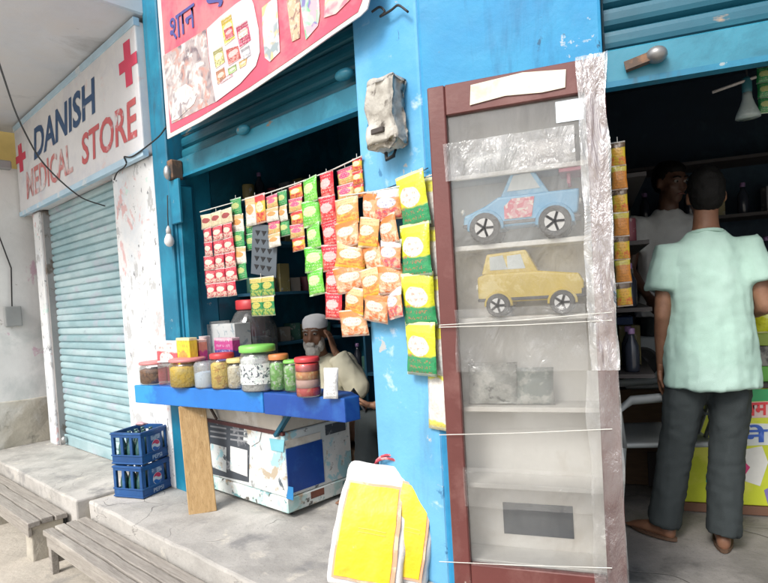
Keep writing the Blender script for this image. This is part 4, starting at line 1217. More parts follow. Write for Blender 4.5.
# toys and packs inside
def toy_car(u, z, L_, kind, label):
    e = thing('toy_car', label, 'toy car', F2, (u, (V0 + V1) / 2 + .012, z + .001))
    if kind == 'racer':
        body = M('toy_blue', (.10, .36, .62), .35, [((.20, .46, .68), 9, .54, .6)], .1, coat=.5)
        prof = [(-.5, .16), (-.49, .26), (-.30, .33), (-.18, .40), (-.06, .60), (.12, .62), (.24, .50), (.36, .46), (.47, .48), (.50, .42), (.48, .20), (.3, .14), (-.3, .13)]
        rw, zw, xs = .135, .135, (-.30, .29)
    else:
        body = M('toy_yellow', (.66, .48, .06), .35, [((.72, .58, .20), 9, .54, .6)], .1, coat=.5)
        prof = [(-.5, .18), (-.5, .40), (-.44, .42), (-.40, .62), (-.02, .64), (.08, .44), (.46, .38), (.5, .30), (.5, .18), (.3, .14), (-.3, .14)]
        rw, zw, xs = .115, .115, (-.30, .30)
    hw = .058
    lo = [(x, min(q, .40)) for x, q in prof] if kind == 'racer' else [(x, min(q, .43)) for x, q in prof]
    MB().prism([(x * L_, q * L_) for x, q in lo], -hw, hw).build('body', body, e, bevel=.010, seg=3)
    cabp = [(-.17, .38), (-.06, .60), (.12, .62), (.26, .39)] if kind == 'racer' else [(-.46, .42), (-.40, .62), (-.02, .64), (.09, .42)]
    MB().prism([(x * L_, q * L_) for x, q in cabp], -hw * .86, hw * .86).build('cabin', body, e, bevel=.008, seg=3)
    for x in xs:                                            # flared arches over the wheels
        arc_ = [(x * L_ + math.cos(R(d)) * rw * L_ * 1.22, zw * L_ + math.sin(R(d)) * rw * L_ * 1.22) for d in range(-5, 186, 19)]
        MB().prism(arc_, -hw - .006, hw + .006).build('wheel_arch', body, e, bevel=.003)
    MB().box(-.50 * L_, .50 * L_, -hw - .003, hw + .003, .155 * L_, .185 * L_).build('sill', M('toy_trim', (.08, .08, .09), .4), e, bevel=.002)
    for x in (-.505, .495):
        MB().ball((x * L_, -hw * .6, .30 * L_), .008, .012, .012).build('lamp', M('toy_lamp', (.70, .70, .66), .2), e, smooth=True)
    wm = M('toy_tyre', (.05, .05, .055), .6)
    hm = M('toy_hub', (.66, .66, .66), .3, var=.05)
    for x in xs:
        for s_ in (-1, 1):
            y = s_ * (hw + .012)
            w_ = MB().lathe([(rw * L_ * .9, -.012), (rw * L_, -.006), (rw * L_, .006), (rw * L_ * .9, .012)], 20, (x * L_, y, zw * L_), axis='Y').build('wheel', wm, e, smooth=False)
            hb = MB().lathe([(rw * L_ * .62, -.004), (rw * L_ * .55, .004)], 16, (x * L_, y + s_ * .013, zw * L_), axis='Y').build('hub', hm, w_)
            for k in range(5):
                a = k * math.tau / 5
                MB().bar((x * L_, y + s_ * .016, zw * L_), (x * L_ + math.cos(a) * rw * L_ * .6, y + s_ * .016, zw * L_ + math.sin(a) * rw * L_ * .6), .008, .006, ref=(0, 1, 0)).build('spoke', wm, w_)
    gm = M('toy_window', (.55, .60, .62), .2)
    if kind == 'racer':
        MB().prism([(x * L_, q * L_) for x, q in ((-.10, .44), (-.04, .57), (.10, .58), (.18, .44))], -hw * .86 - .002, hw * .86 + .002).build('window', gm, e)
        MB().prism([(x * L_, q * L_) for x, q in ((-.13, .20), (.10, .20), (.13, .37), (-.06, .37), (-.13, .31))], -hw - .0035, -hw - .0005).build('graphic', print_mat('toy_graphic', [(.66, .30, .34), (.72, .60, .56), (.60, .10, .16)], 40, 2.), e)
        MB().box(.34 * L_, .52 * L_, -hw - .01, hw + .01, .54 * L_, .57 * L_).box(.40 * L_, .43 * L_, -hw * .7, -hw * .6, .45 * L_, .54 * L_).box(.40 * L_, .43 * L_, hw * .6, hw * .7, .45 * L_, .54 * L_).build('spoiler', M('toy_pink', (.62, .20, .28), .4), e, bevel=.002)
    else:
        for x0, x1 in ((-.37, -.23), (-.20, -.06)):
            MB().prism([(x * L_, q * L_) for x, q in ((x0, .46), (x0, .59), (x1 - .01, .60), (x1 + .03, .46))], -hw * .86 - .002, hw * .86 + .002).build('window', gm, e)
        MB().box(.47 * L_, .52 * L_, -hw, hw, .16 * L_, .24 * L_).build('bumper', wm, e, bevel=.002)
    return e
toy_car((U0 + U1) / 2 + .0, SH[4], .40, 'racer', 'large blue toy racing car on the cabinet shelf')
toy_car((U0 + U1) / 2 + .02, SH[3], .36, 'jeep', 'yellow toy jeep on the shelf below the blue car')
sil = M('silver_foil_pack', (.42, .43, .42), .3, [((.62, .62, .60), 10, .5, .58), ((.16, .17, .17), 12, .56, .62)], .15, bump=.8, bscale=30, bdist=.01, coat=.4)
def cabpack(u, z, w, h, mat, label, seed, d=.03, tilt=-8, cat='packet'):
    o = place('wrapped_packet', pillow(w, h, d, seed), None, at(F2, (u, (V0 + V1) / 2 + .005, z + h / 2 + .003)) @ Matrix.Rotation(R(tilt), 4, 'X'), label=label, category=cat)
    o.data.materials.append(mat)
cabpack(U0 + .19, SH[5], .20, .085, sil, 'silvery wrapped packet on the top shelf, left', 3)
cabpack(U0 + .40, SH[5], .18, .10, M('grey_pack', (.50, .48, .47), .35, [((.66, .64, .62), 10, .5, .6)], .1), 'pale grey wrapped packet on the top shelf, right', 5)
cabpack(U0 + .16, SH[2], .18, .15, sil, 'crumpled silver packet on the middle cabinet shelf, left', 8)
cabpack(U0 + .31, SH[2], .13, .13, M('grey_green_pack', (.30, .34, .33), .35, [((.55, .56, .54), 12, .5, .58)], .12), 'grey green packet beside the crumpled silver one', 12)

# ------------------------------------------------------------------ bags leaning on the pillar
yel_panel = M('yellow_bag_print', (.72, .54, .02), .4, [((.74, .64, .06), 3, .46, .62), ((.70, .38, .02), 4, .58, .70), ((.74, .70, .40), 9, .64, .70, (1, 1, .4))], .08, bump=.35, bscale=7, bdist=.03)
bag_white = M('white_woven_bag', (.72, .71, .70), .5, [((.66, .58, .56), 4, .56, .68)], .05, bump=.5, bscale=16, bdist=.012)
or_edge = M('orange_bag_edge', (.72, .36, .22), .5, [((.74, .52, .36), 9, .5, .58)], .1)
def bag(px, label, handle, w, h, d, rot, back=0., lean=14, roll=9):
    p = on_ground(*px)
    e = thing('carry_bag', label, 'bag', Matrix.Translation(p), (0, 0, 0), R(rot))
    e.matrix_basis = e.matrix_basis @ Matrix.Rotation(R(roll), 4, 'Y') @ Matrix.Rotation(R(-lean), 4, 'X')
    me = dense_box(-w / 2, w / 2, 0, d, .0, h, .04, .004, 8, .02)
    for v in me.vertices:
        t = v.co.z / h
        v.co.x *= 1.06 - .16 * t + .05 * math.sin(math.pi * t)
        v.co.y = d / 2 + (v.co.y - d / 2) * (1.0 - .75 * max(0, (t - .55) / .45) ** 1.5 + .35 * math.sin(math.pi * min(1, t * 1.3)))
    roughen(me, .006, 12, w)
    roughen(me, .004, 30, w * 3)
    place('bag_body', mesh_in(me, bag_white, True), e)
    def face(x0, x1, z0, z1, mat, name, lay):
        b = MB(); vs = []; n = 8
        for j in range(n + 1):
            for i in range(n + 1):
                x = x0 + (x1 - x0) * i / n; z = z0 + (z1 - z0) * j / n; t = z / h
                yy = d / 2 - d / 2 * (1.0 - .75 * max(0, (t - .55) / .45) ** 1.5 + .35 * math.sin(math.pi * min(1, t * 1.3)))
                vs.append((x * (1.06 - .16 * t + .05 * math.sin(math.pi * t)), yy - .010 - lay * .003, z))
        fs = [(j * (n + 1) + i, j * (n + 1) + i + 1, (j + 1) * (n + 1) + i + 1, (j + 1) * (n + 1) + i) for j in range(n) for i in range(n)]
        b.add([Vector(v) + noise.noise_vector(Vector(v) * 14) * .004 for v in vs], fs).build(name, mat, e, smooth=True)
    face(-w * .42, w * .40, .03, h * .84, or_edge, 'printed_border', 0)
    face(-w * .39, w * .34, .04, h * .82, yel_panel, 'printed_panel', 1)
    face(-w * .15, w * .22, h * .47, h * .478, M('pale_green_ink', (.55, .56, .10), .5), 'printed_line', 2)
    face(-w * .15, w * .22, h * .44, h * .447, M('pale_green_ink', (.55, .56, .10), .5), 'printed_line', 2)
    if handle:
        for s_ in (0, 1):
            pts = []
            for k in range(13):
                a = math.pi * k / 12
                pts.append((w * .12 - math.cos(a) * w * .22, d * .40 + s_ * d * .2 + .01 * math.sin(3 * a), h - .02 + math.sin(a) * (.050 + .014 * s_)))
            MB().tube(pts, .006, 7).build('handle', M('red_rope', (.46, .05, .08), .7, [((.62, .30, .30), 40, .5, .55)]), e, smooth=True)
    return e
bag((362, 590), 'front white carry bag with big yellow print and red rope handles', True, .30, .50, .07, -10, lean=16)
bag((404, 586), 'second white and yellow bag tucked behind the front one', False, .17, .49, .06, -16, lean=12)

# ================================================================== PEOPLE
def solid(mb, voxel, smooth=4, name='t'):
    """fuse overlapping lofts into one continuous skin"""
    me = mb.mesh(name, [], fixn=True)
    ob = bpy.data.objects.new('t', me)
    m = ob.modifiers.new('r', 'REMESH'); m.mode = 'VOXEL'; m.voxel_size = voxel
    if smooth:
        s_ = ob.modifiers.new('s', 'SMOOTH'); s_.iterations = smooth; s_.factor = .5
    return evaluated(ob)
def join_meshes(ms, name):
    bm = bmesh.new()
    for m in ms:
        bm.from_mesh(m)
    me = bpy.data.meshes.new(name)
    bm.to_mesh(me); bm.free()
    return me
def folds(me, amp, sc_, seed, stretch=(1, 1, .35)):
    nrm = [v.normal.copy() for v in me.vertices]
    for v, nv in zip(me.vertices, nrm):
        p = Vector((v.co.x * stretch[0] * sc_ + seed, v.co.y * stretch[1] * sc_, v.co.z * stretch[2] * sc_))
        k = noise.noise(p) + .5 * noise.noise(p * 2.3)
        v.co += nv * k * amp
def hand_mesh(w, d, palm_n, thumb_side, curl=.5, L=.175, spread=1.0):
    """palm and five fingers; w wrist, d direction of the fingers, palm_n the way the palm faces"""
    w, d = Vector(w), Vector(d).normalized()
    n = Vector(palm_n); n = (n - d * n.dot(d)).normalized()
    s = d.cross(n) * thumb_side
    k = L / .175
    mb = MB()
    mb.loft([(w - d * .02, .026 * k, .020 * k), (w + d * .01, .029 * k, .019 * k), (w + d * .05 * k, .039 * k, .015 * k), (w + d * .085 * k, .039 * k, .013 * k), (w + d * .092 * k, .034 * k, .010 * k)], ref=s)
    for off, ln in ((.029, .068), (.010, .078), (-.010, .072), (-.028, .056)):
        p = w + d * .083 * k + s * off * k * spread
        pts = [p]; a = 0.
        for seg, c in ((.45, .5), (.32, .9), (.23, 1.0)):
            a += curl * c
            p = p + (d * math.cos(a) + n * math.sin(a)) * ln * seg * k
            pts.append(p)
        mb.tube(pts, [.0088 * k, .0082 * k, .0074 * k, .0058 * k], 9)
    p = w + d * .028 * k + s * .028 * k
    pts = [p, p + (s * .6 + d * .7 + n * .25) * .034 * k, p + (s * .6 + d * 1.25 + n * .5) * .042 * k, p + (s * .5 + d * 1.75 + n * .8) * .045 * k]
    mb.tube(pts, [.013 * k, .0105 * k, .0095 * k, .007 * k], 9)
    return solid(mb, .0042, 2)
def head_parts(mb, h, f, s=1.0, up=(0, 0, 1)):
    """skull, jaw, nose, brow and ears round the head centre h, facing f"""
    f = Vector(f).normalized(); u = Vector(up); sd = f.cross(u).normalized(); u = sd.cross(f).normalized()
    B = Matrix((sd, -f, u)).transposed()
    h = Vector(h)
    def ball(p, rx, ry, rz):
        t = MB().ball((0, 0, 0), rx * s, ry * s, rz * s, 18, 12)
        mb.add([h + B @ (v + Vector(p) * s) for v in t.v], t.f)
    ball((0, .012, .025), .076, .094, .090)
    ball((0, -.030, -.030), .060, .062, .075)
    ball((0, -.052, -.082), .038, .036, .034)
    ball((0, -.070, .034), .056, .022, .016)          # brow
    ball((0, -.090, -.004), .012, .016, .028)         # nose bridge
    ball((0, -.100, -.022), .016, .016, .012)         # nose tip
    ball((0, -.086, -.056), .026, .014, .010)         # lips
    for k in (-1, 1):
        ball((k * .042, -.062, -.020), .022, .022, .020)  # cheek
        ball((k * .078, .010, -.005), .010, .020, .032)   # ear
    return lambda p: h + B @ (Vector(p) * s)
def foot_parts(mb, ankle, d, s=1.0):
    a = Vector(ankle); d = Vector(d).normalized()
    q = Vector((a.x, a.y, 0))
    mb.loft([(q - d * .055 + Vector((0, 0, .035)), .020, .028), (q - d * .035 + Vector((0, 0, .036)), .032, .034), (q + d * .03 + Vector((0, 0, .042)), .034, .040), (q + d * .10 + Vector((0, 0, .030)), .042, .026), (q + d * .15 + Vector((0, 0, .022)), .044, .018), (q + d * .185 + Vector((0, 0, .017)), .034, .012)], ref=d.cross(Vector((0, 0, 1))))
    for k, ln in enumerate((.045, .04, .036, .03, .024)):
        sd = d.cross(Vector((0, 0, 1)))
        o = (k - 2) * .016
        b = q + d * .165 + sd * o + Vector((0, 0, .016))
        mb.tube([b, b + d * ln * .6, b + d * ln], [.010, .010, .007], 8)

def person(label, frame, loc, rot, J, skin_m, shirt, trous, hair=True, sleeve=.55, loose=1.0, sleeve_full=False, feet=True, hands=(None, None), face=True, hs=1.0, shirt_hem=None, long_hair=False, sandals=None, look=(0, -1, 0), beard=False, cap=False):
    e = thing('person', label, 'person', frame, loc, rot)
    V = {k: Vector(v) for k, v in J.items()}
    mb = MB()
    P, C, N, H = V['pelvis'], V['chest'], V['neck'], V['head']
    side = (V['shL'] - V['shR']).normalized()
    mb.loft([(P + (P - C) * .18, .12, .09), (P, .155, .105), (P.lerp(C, .5), .135, .095), (C, .155, .105), (C.lerp(N, .55), .15, .09), (N, .07, .06)], ref=side)
    mb.loft([(N - Vector((0, 0, .03)), .062, .060), (N.lerp(H, .45), .054, .056), (H - Vector((0, 0, .03)), .056, .060)], ref=side)
    hp = head_parts(mb, H, look, hs)
    for k in 'LR':
        s_, el, wr = V['sh' + k], V['el' + k], V['wr' + k]
        inn = s_.lerp(C, .35)
        mb.loft([(inn, .06, .06), (s_, .054, .054), (s_.lerp(el, .4), .046, .046), (el, .038, .038)], ref=(.1, 1, .1))
        mb.ball(el, .038, .038, .038)
        mb.loft([(el, .036, .036), (el.lerp(wr, .3), .039, .037), (wr, .026, .022), (wr + (wr - el).normalized() * .015, .026, .020)], ref=(.1, 1, .1))
        h_, kn, an = V['hip' + k], V['kn' + k], V['an' + k]
        mb.loft([(h_ + (h_ - kn).normalized() * .04, .08, .08), (h_, .088, .088), (h_.lerp(kn, .5), .074, .076), (kn, .054, .056), (kn.lerp(an, .3), .053, .056), (an, .034, .036), (an + (an - kn).normalized() * .03, .034, .036)], ref=side)
        if feet:
            foot_parts(mb, an, V['toe' + k])
    ms = [solid(mb, .010, 4)]
    for k, hd in zip('LR', hands):
        d = (V['wr' + k] - V['el' + k]).normalized()
        if hd is None:
            hd = dict(d=d, n=(-1 if k == 'L' else 1, .3, 0), t=1 if k == 'L' else -1, c=.35)
        ms.append(hand_mesh(V['wr' + k] + Vector(hd.get('o', (0, 0, 0))), hd['d'], hd['n'], hd['t'], hd['c']))
    body = join_meshes(ms, 'body')
    place('body', mesh_in(body, skin_m, True), e)
    # shirt
    mb = MB()
    hem = V.get('hem', P - Vector((0, 0, .16)))
    g = .022 * loose
    mb.loft([(hem, .186 + g, .138 + g), (P, .180 + g, .132 + g), (P.lerp(C, .5), .162 + g, .116 + g), (C, .162 + g, .110 + g), (C.lerp(N, .45), .150 + g, .092 + g), (C.lerp(N, .80), .105 + g * .6, .076 + g * .5), (N + Vector((0, 0, .004)), .068, .064)], ref=side, n=20)
    for k in 'LR':
        s_, el, wr = V['sh' + k], V['el' + k], V['wr' + k]
        inn = s_.lerp(C, .4) + Vector((0, 0, .02))
        ch = [(inn, .070, .070), (s_.lerp(el, .03), .064 + g * .5, .066 + g * .5)]
        if sleeve_full:
            ch += [(s_.lerp(el, .5), .058 + g, .058 + g), (el, .054 + g, .054 + g)]
            mb.ball(el, .054 + g, .054 + g, .054 + g)
            mb.loft([(el, .052 + g, .052 + g), (el.lerp(wr, .5), .046 + g, .046 + g), (el.lerp(wr, .84), .040 + g, .040 + g), (el.lerp(wr, .88), .034 + g, .034 + g)], ref=(.1, 1, .1))
        else:
            ch += [(s_.lerp(el, sleeve * .6), .062 + g, .062 + g), (s_.lerp(el, sleeve), .064 + g, .064 + g)]
        mb.loft(ch, ref=(.1, 1, .1))
    sm_ = solid(mb, .013, 3, 'shirt')
    sm_.update()
    folds(sm_, .008, 7, 2.3, (1, 1, .5))
    sm_.update()
    folds(sm_, .007, 15, 5.3, (1, 1, .25))
    sm_.update()
    folds(sm_, .004, 26, 8.3, (.6, .6, 1.2))
    shirt_o = place('shirt', mesh_in(sm_, shirt, True), e)
    if not sleeve_full:
        MB().tube([N + Vector((.072 * math.cos(k * math.tau / 20), .066 * math.sin(k * math.tau / 20), -.012 - .012 * math.sin(k * math.tau / 20) * -1)) for k in range(21)], .009, 8).build('collar', shirt, shirt_o, smooth=True)
    if trous:
        mb = MB()
        mb.loft([(P + Vector((0, 0, .05)), .155, .112), (P, .168, .120), (P - Vector((0, 0, .08)), .172, .122), (P - Vector((0, 0, .13)), .12, .10)], ref=side, n=18)
        for k in 'LR':
            h_, kn, an = V['hip' + k], V['kn' + k], V['an' + k]
            mb.loft([(h_ + (h_ - kn).normalized() * .03, .085, .09), (h_, .092, .098), (h_.lerp(kn, .5), .092, .096), (kn, .080, .084), (kn.lerp(an, .5), .078, .082), (an + (an - kn).normalized() * -.02, .078, .086), (an + (an - kn).normalized() * .02, .078, .088)], ref=side)
        tm = solid(mb, .013, 3, 'trousers'); tm.update()
        folds(tm, .007, 13, 7.1, (1, 1, .35))
        tm.update()
        folds(tm, .005, 28, 3.1, (.6, .6, 1.2))
        place('trousers', mesh_in(tm, trous, True), e)
    if sandals:
        for k in 'LR':
            a = V['an' + k]; d = V['toe' + k].normalized(); sd_ = d.cross(Vector((0, 0, 1)))
            pts = []
            for i in range(16):
                t = i * math.tau / 16
                pts.append(Vector((a.x, a.y, 0)) + d * (.065 + .135 * math.cos(t)) + sd_ * (.045 + .006 * math.cos(t)) * math.sin(t))
            MB().slab([(p.x, p.y) for p in pts], .003, .016).build('sandal', sandals, e)
    f = Vector(look).normalized()
    B = Matrix((f.cross(Vector((0, 0, 1))).normalized(), -f, Vector((0, 0, 1)))).transposed()
    if hair:
        mb = MB()
        for p, r3 in (((0, .020, .040), (.083, .098, .090)), ((0, .045, .005), (.079, .078, .085)), ((0, -.02, .085), (.068, .075, .045))):
            t = MB().ball((0, 0, 0), *[r_ * hs for r_ in r3], 18, 12)
            mb.add([H + B @ (v + Vector(p) * hs) for v in t.v], t.f)
        hm = solid(mb, .009, 2, 'hair'); hm.update(); folds(hm, .005, 45, 1.0, (1, 1, 1))
        place('hair', mesh_in(hm, hair_mat, True), e)
    if face:
        for k in (-1, 1):
            ey = MB().ball(hp((k * .030, -.080, .014)), .0125 * hs, .0125 * hs, .0085 * hs, 10, 6).build('eye', M('eye_white', (.34, .31, .28), .4), e, smooth=True)
            MB().ball(hp((k * .030, -.0905, .013)), .0058 * hs, .004 * hs, .0058 * hs, 8, 5).build('iris', hair_mat, ey, smooth=True)
            MB().tube([hp((k * .012, -.093, .036)), hp((k * .032, -.091, .042)), hp((k * .052, -.078, .034))], .0042 * hs, 6).build('eyebrow', beard_mat if beard else hair_mat, e, smooth=True)
        if not beard: MB().tube([hp((-.022, -.098, -.057)), hp((0, -.102, -.055)), hp((.022, -.098, -.057))], .004 * hs, 6).build('lips', M('lips', (.16, .06, .05), .6), e, smooth=True)
    if beard:
        mb = MB()
        for p, r3 in (((0, -.060, -.098), (.050, .046, .052)), ((0, -.058, -.130), (.036, .034, .040)), ((-.050, -.030, -.060), (.022, .036, .050)), ((.050, -.030, -.060), (.022, .036, .050)), ((0, -.096, -.050), (.034, .014, .014))):
            t = MB().ball((0, 0, 0), *[r_ * hs for r_ in r3], 14, 10)
            mb.add([H + B @ (v + Vector(p) * hs) for v in t.v], t.f)
        bm_ = solid(mb, .007, 1, 'beard'); bm_.update(); folds(bm_, .004, 60, 4.0, (1, 1, .5))
        place('beard', mesh_in(bm_, beard_mat, True), e)
    if cap:
        mb = MB()
        prof = [(.086, .042), (.088, .046), (.088, .080), (.083, .100), (.066, .118), (.035, .127), (.004, .129)]
        t = MB().lathe([(r_ * hs, z * hs) for r_, z in prof], 26)
        mb.add([H + B @ Vector((v.x * .93, v.y * 1.08 + .012, v.z)) for v in t.v], t.f)
        mb.build('cap', cap_mat, e, smooth=True)
    return e

# the customer, seen from behind
cust = person('customer with his back turned, mint green t-shirt and charcoal trousers', F2, (1.065, .64, 0), math.pi,
       dict(pelvis=(0, 0, .90), chest=(0, .005, 1.18), neck=(0, .0, 1.385), head=(-.015, -.05, 1.535), shL=(.168, 0, 1.30), shR=(-.168, 0, 1.30),
            elL=(.205, .03, 1.03), wrL=(.212, -.06, .80), elR=(-.225, .03, 1.05), wrR=(-.16, -.20, 1.00), hipL=(.09, 0, .83), hipR=(-.09, 0, .83),
            knL=(.155, -.03, .46), knR=(-.06, -.02, .46), anL=(.23, -.05, .085), anR=(-.02, .02, .085), toeL=(.75, -.65, 0), toeR=(-.15, -1, 0), hem=(.0, .0, .71)),
       skin, mint_shirt, trouser, sleeve=.62, face=True, sandals=sandal, look=(-.05, -1, -.12))
cust.matrix_basis = cust.matrix_basis @ Matrix.Diagonal((.91, .95, 1.0, 1.0))
# the assistant deep in the shop
person('assistant in a pale grey t-shirt standing in the dark behind the store counter', F2, (1.03, 1.64, .201), R(18),
       dict(pelvis=(0, 0, .92), chest=(0, .0, 1.20), neck=(0, .0, 1.40), head=(.01, -.04, 1.555), shL=(.18, 0, 1.33), shR=(-.18, 0, 1.33),
            elL=(.24, .0, 1.06), wrL=(.20, -.16, .90), elR=(-.24, .0, 1.06), wrR=(-.20, -.16, .90), hipL=(.09, 0, .85), hipR=(-.09, 0, .85),
            knL=(.10, -.02, .47), knR=(-.10, -.02, .47), anL=(.11, .0, .085), anR=(-.11, .0, .085), toeL=(.15, -1, 0), toeR=(-.15, -1, 0), hem=(0, 0, .78)),
       skin_dark, grey_shirt, trouser, sleeve=.6, look=(.25, -1, -.25))
# the shopkeeper behind the counter
MB().box(-.30, .30, -.24, .28, 0, .26).build('low_seat', wood('dark_timber', (.10, .06, .035), (.15, .09, .05)), None, at(F1, (.72, .70, 0), R(30)), bevel=.006, label='low wooden seat behind the counter under the shopkeeper', category='seat')
person('elderly shopkeeper in white cap and cream shirt, hand raised to his ear', F1, (.72, .70, 0), R(34),
       dict(pelvis=(0, .03, .36), chest=(0, .01, .64), neck=(0, -.01, .835), head=(-.005, -.055, .975), shL=(.175, 0, .775), shR=(-.175, 0, .76),
            elL=(.27, -.12, .63), wrL=(.135, -.12, .865), elR=(-.245, -.04, .53), wrR=(-.10, -.19, .52), hipL=(.10, .0, .35), hipR=(-.10, .0, .35),
            knL=(.27, -.13, .345), knR=(-.27, -.13, .345), anL=(-.02, -.20, .315), anR=(.04, -.12, .315), toeL=(-1, -.2, 0), toeR=(1, -.2, 0), hem=(0, .03, .30)),
       skin, kurta, None, hair=False, sleeve_full=True, loose=1.25, feet=False, look=(-.10, -1, -.10), beard=True, cap=True, hs=1.0,
       hands=(dict(d=(-.28, .12, 1), n=(-1, .15, -.2), t=-1, c=.35), dict(d=(.75, -.5, .05), n=(0, 0, -1), t=-1, c=.4)))
# a visitor sitting behind the pillar; only his hand and phone show
vis = person('seated visitor mostly behind the blue pillar, holding a phone', F1, (1.56, .80, 0), R(-62),
       dict(pelvis=(0, .05, .50), chest=(0, .02, .80), neck=(0, -.01, 1.0), head=(0, -.05, 1.145), shL=(.175, 0, .935), shR=(-.175, 0, .935),
            elL=(.24, -.06, .66), wrL=(.165, -.29, .58), elR=(-.24, .0, .66), wrR=(-.14, -.22, .60), hipL=(.09, .0, .50), hipR=(-.09, .0, .50),
            knL=(.12, -.36, .48), knR=(-.12, -.36, .48), anL=(.12, -.36, .085), anR=(-.12, -.36, .085), toeL=(.1, -1, 0), toeR=(-.1, -1, 0), hem=(0, .05, .44)),
       skin, cloth('dark_blue_shirt', (.03, .05, .10)), trouser, sleeve=.6, look=(.3, -1, -.5), sandals=sandal,
       hands=(dict(d=(-.15, -1, .1), n=(-.35, .1, 1), t=-1, c=.55), None))
m_ = vis.matrix_basis @ Matrix.Translation((.150, -.385, .612)) @ Matrix.Rotation(R(-30), 4, 'X') @ Matrix.Rotation(R(10), 4, 'Z')
MB().box(-.035, .035, -.006, .006, -.07, .07).build('phone', M('dark_phone', (.03, .03, .035), .2), None, m_ @ Matrix.Rotation(R(60), 4, 'X'), bevel=.004, seg=2, label='dark phone held in the hand beside the pillar edge', category='phone')

# ------------------------------------------------------------------ plastic chairs
def chair(frame, loc, rot, mat, label):
    e = thing('plastic_chair', label, 'chair', frame, loc, rot, 'plastic chairs')
    w, d, sh_, bh = .23, .22, .42, .82
    me = dense_box(-w, w, -d, d, sh_ - .025, sh_, .06, .002, 8, .01)
    for v in me.vertices:
        v.co.z -= .02 * (1 - (v.co.x / w) ** 2) * (1 - (v.co.y / d) ** 2)
    place('seat', mesh_in(me, mat, True), e)
    for sx in (-1, 1):
        for sy in (-1, 1):
            MB().loft([((sx * (w + .015), sy * (d + .03), 0), .022, .022), ((sx * (w - .01), sy * (d - .01), sh_ - .02), .028, .026)], n=10).build('leg', mat, e, smooth=True)
        MB().tube([(sx * (w - .005), -d + .02, sh_ - .02), (sx * (w + .02), -d + .0, sh_ + .16), (sx * (w + .02), -d + .06, sh_ + .21), (sx * (w + .01), d - .02, sh_ + .23), (sx * (w - .02), d + .05, sh_ + .26)], [.018, .018, .022, .022, .018], 10).build('armrest', mat, e, smooth=True)
    # arched back with vertical slots
    def back(x, z):
        return d + .01 + .13 * (z - sh_) / (bh - sh_) - .03 * (1 - (x / w) ** 2)
    pts = []
    for k in range(17):
        a = math.pi * k / 16
        x = -w * .95 * math.cos(a); z = sh_ + (bh - sh_) * (.55 + .45 * math.sin(a))
        pts.append((x, back(x, z), z))
    pts = [(-w * .9, d, sh_ - .01)] + pts + [(w * .9, d, sh_ - .01)]
    MB().tube(pts, .020, 10).build('back_frame', mat, e, smooth=True)
    for x in (-.12, -.04, .04, .12):
        zt_ = sh_ + (bh - sh_) * (.55 + .45 * math.sin(math.acos(min(1, abs(x) / (w * .95)))))
        MB().loft([((x, back(x, sh_) - .01, sh_ - .01), .024, .006), ((x, back(x, (sh_ + zt_) / 2), (sh_ + zt_) / 2), .024, .006), ((x, back(x, zt_), zt_), .024, .006)], n=8).build('back_slat', mat, e, smooth=True)
    return e
q = F2.onf(650, 500)
chair(F2, (q.x + .02, 1.0, 0), R(-80), plastic_grey, 'grey plastic armchair in the dark behind the cabinet edge')
chair(F1, (1.56, .80, 0), R(-62), plastic_white, 'white plastic armchair under the seated visitor')
q0 = F2.onp(644, 384, 1.45)
spk = thing('loudspeaker', 'grey loudspeaker box with round black cone beside the customer', 'loudspeaker', F2, (q0.x, 1.45, q0.z - .03))
MB().box(-.10, .10, 0, .16, 0, .30).build('cabinet', plastic_grey, spk, bevel=.008)
MB().lathe([(.085, 0), (.088, -.006), (.075, -.008), (.03, .0), (.004, -.006)], 24, (.0, -.001, .16), axis='Y').build('cone', M('black_cone', (.012, .012, .013), .5), spk)
MB().box(-.14, .14, 0, .2, 0, q0.z - .032).build('speaker_stand', wood('dark_timber', (.10, .06, .035), (.15, .09, .05)), None, at(F2, (q0.x, 1.44, 0)), bevel=.005, label='dark wooden stand carrying the loudspeaker', category='stand')

# ------------------------------------------------------------------ the store counter with its poster
sc_ = thing('store_counter', 'bright lime yellow printed counter in the dark general store', 'counter', F2)
SV = 1.06
lime = M('lime_print', (.52, .58, .03), .5, [((.62, .62, .08), 3, .5, .62)], .08)
MB().box(.985, 2.3, SV, SV + .34, .045, .63).build('front_panel', lime, sc_, bevel=.004)
MB().box(.98, 2.31, SV - .01, SV + .35, .632, .655).build('top', M('dark_shelf', (.04, .035, .035), .7), sc_, bevel=.003)
MB().box(.98, 2.3, SV - .006, SV + .34, .0, .043).build('base', M('brown_base', (.16, .08, .05), .7), sc_)
def cpoly(pts, mat, name, lay):
    P_ = [F2.onp(x, y, SV) for x, y in pts]
    return MB().prism([(p.x, p.z) for p in P_], SV - .002 - lay * .002, SV - .0005 - lay * .002).build(name, mat, sc_)
cpoly([(735, 390), (790, 388), (790, 400), (735, 402)], M('poster_green', (.03, .34, .12), .5), 'printed_band', 0)
cpoly([(735, 402.5), (790, 400.5), (790, 417), (735, 418)], M('poster_pink', (.66, .50, .48), .5), 'printed_band', 0)
cpoly([(735, 423), (790, 424), (790, 444), (735, 446)], M('poster_pale', (.58, .62, .60), .5), 'printed_band', 0)
cpoly([(740, 450), (762, 446), (768, 462), (760, 486), (742, 480)], M('poster_white', (.66, .66, .62), .5), 'printed_patch', 0)
cpoly([(743, 460), (750, 467), (744, 476), (736, 468)], M('poster_magenta', (.62, .04, .18), .5), 'printed_diamond', 1)
cpoly([(706, 474), (714, 470), (714, 484), (706, 482)], M('poster_teal', (.02, .30, .26), .5), 'printed_patch', 0)
cpoly([(764, 490), (775, 484), (780, 500), (768, 505)], M('poster_violet', (.20, .16, .42), .5), 'printed_patch', 0)
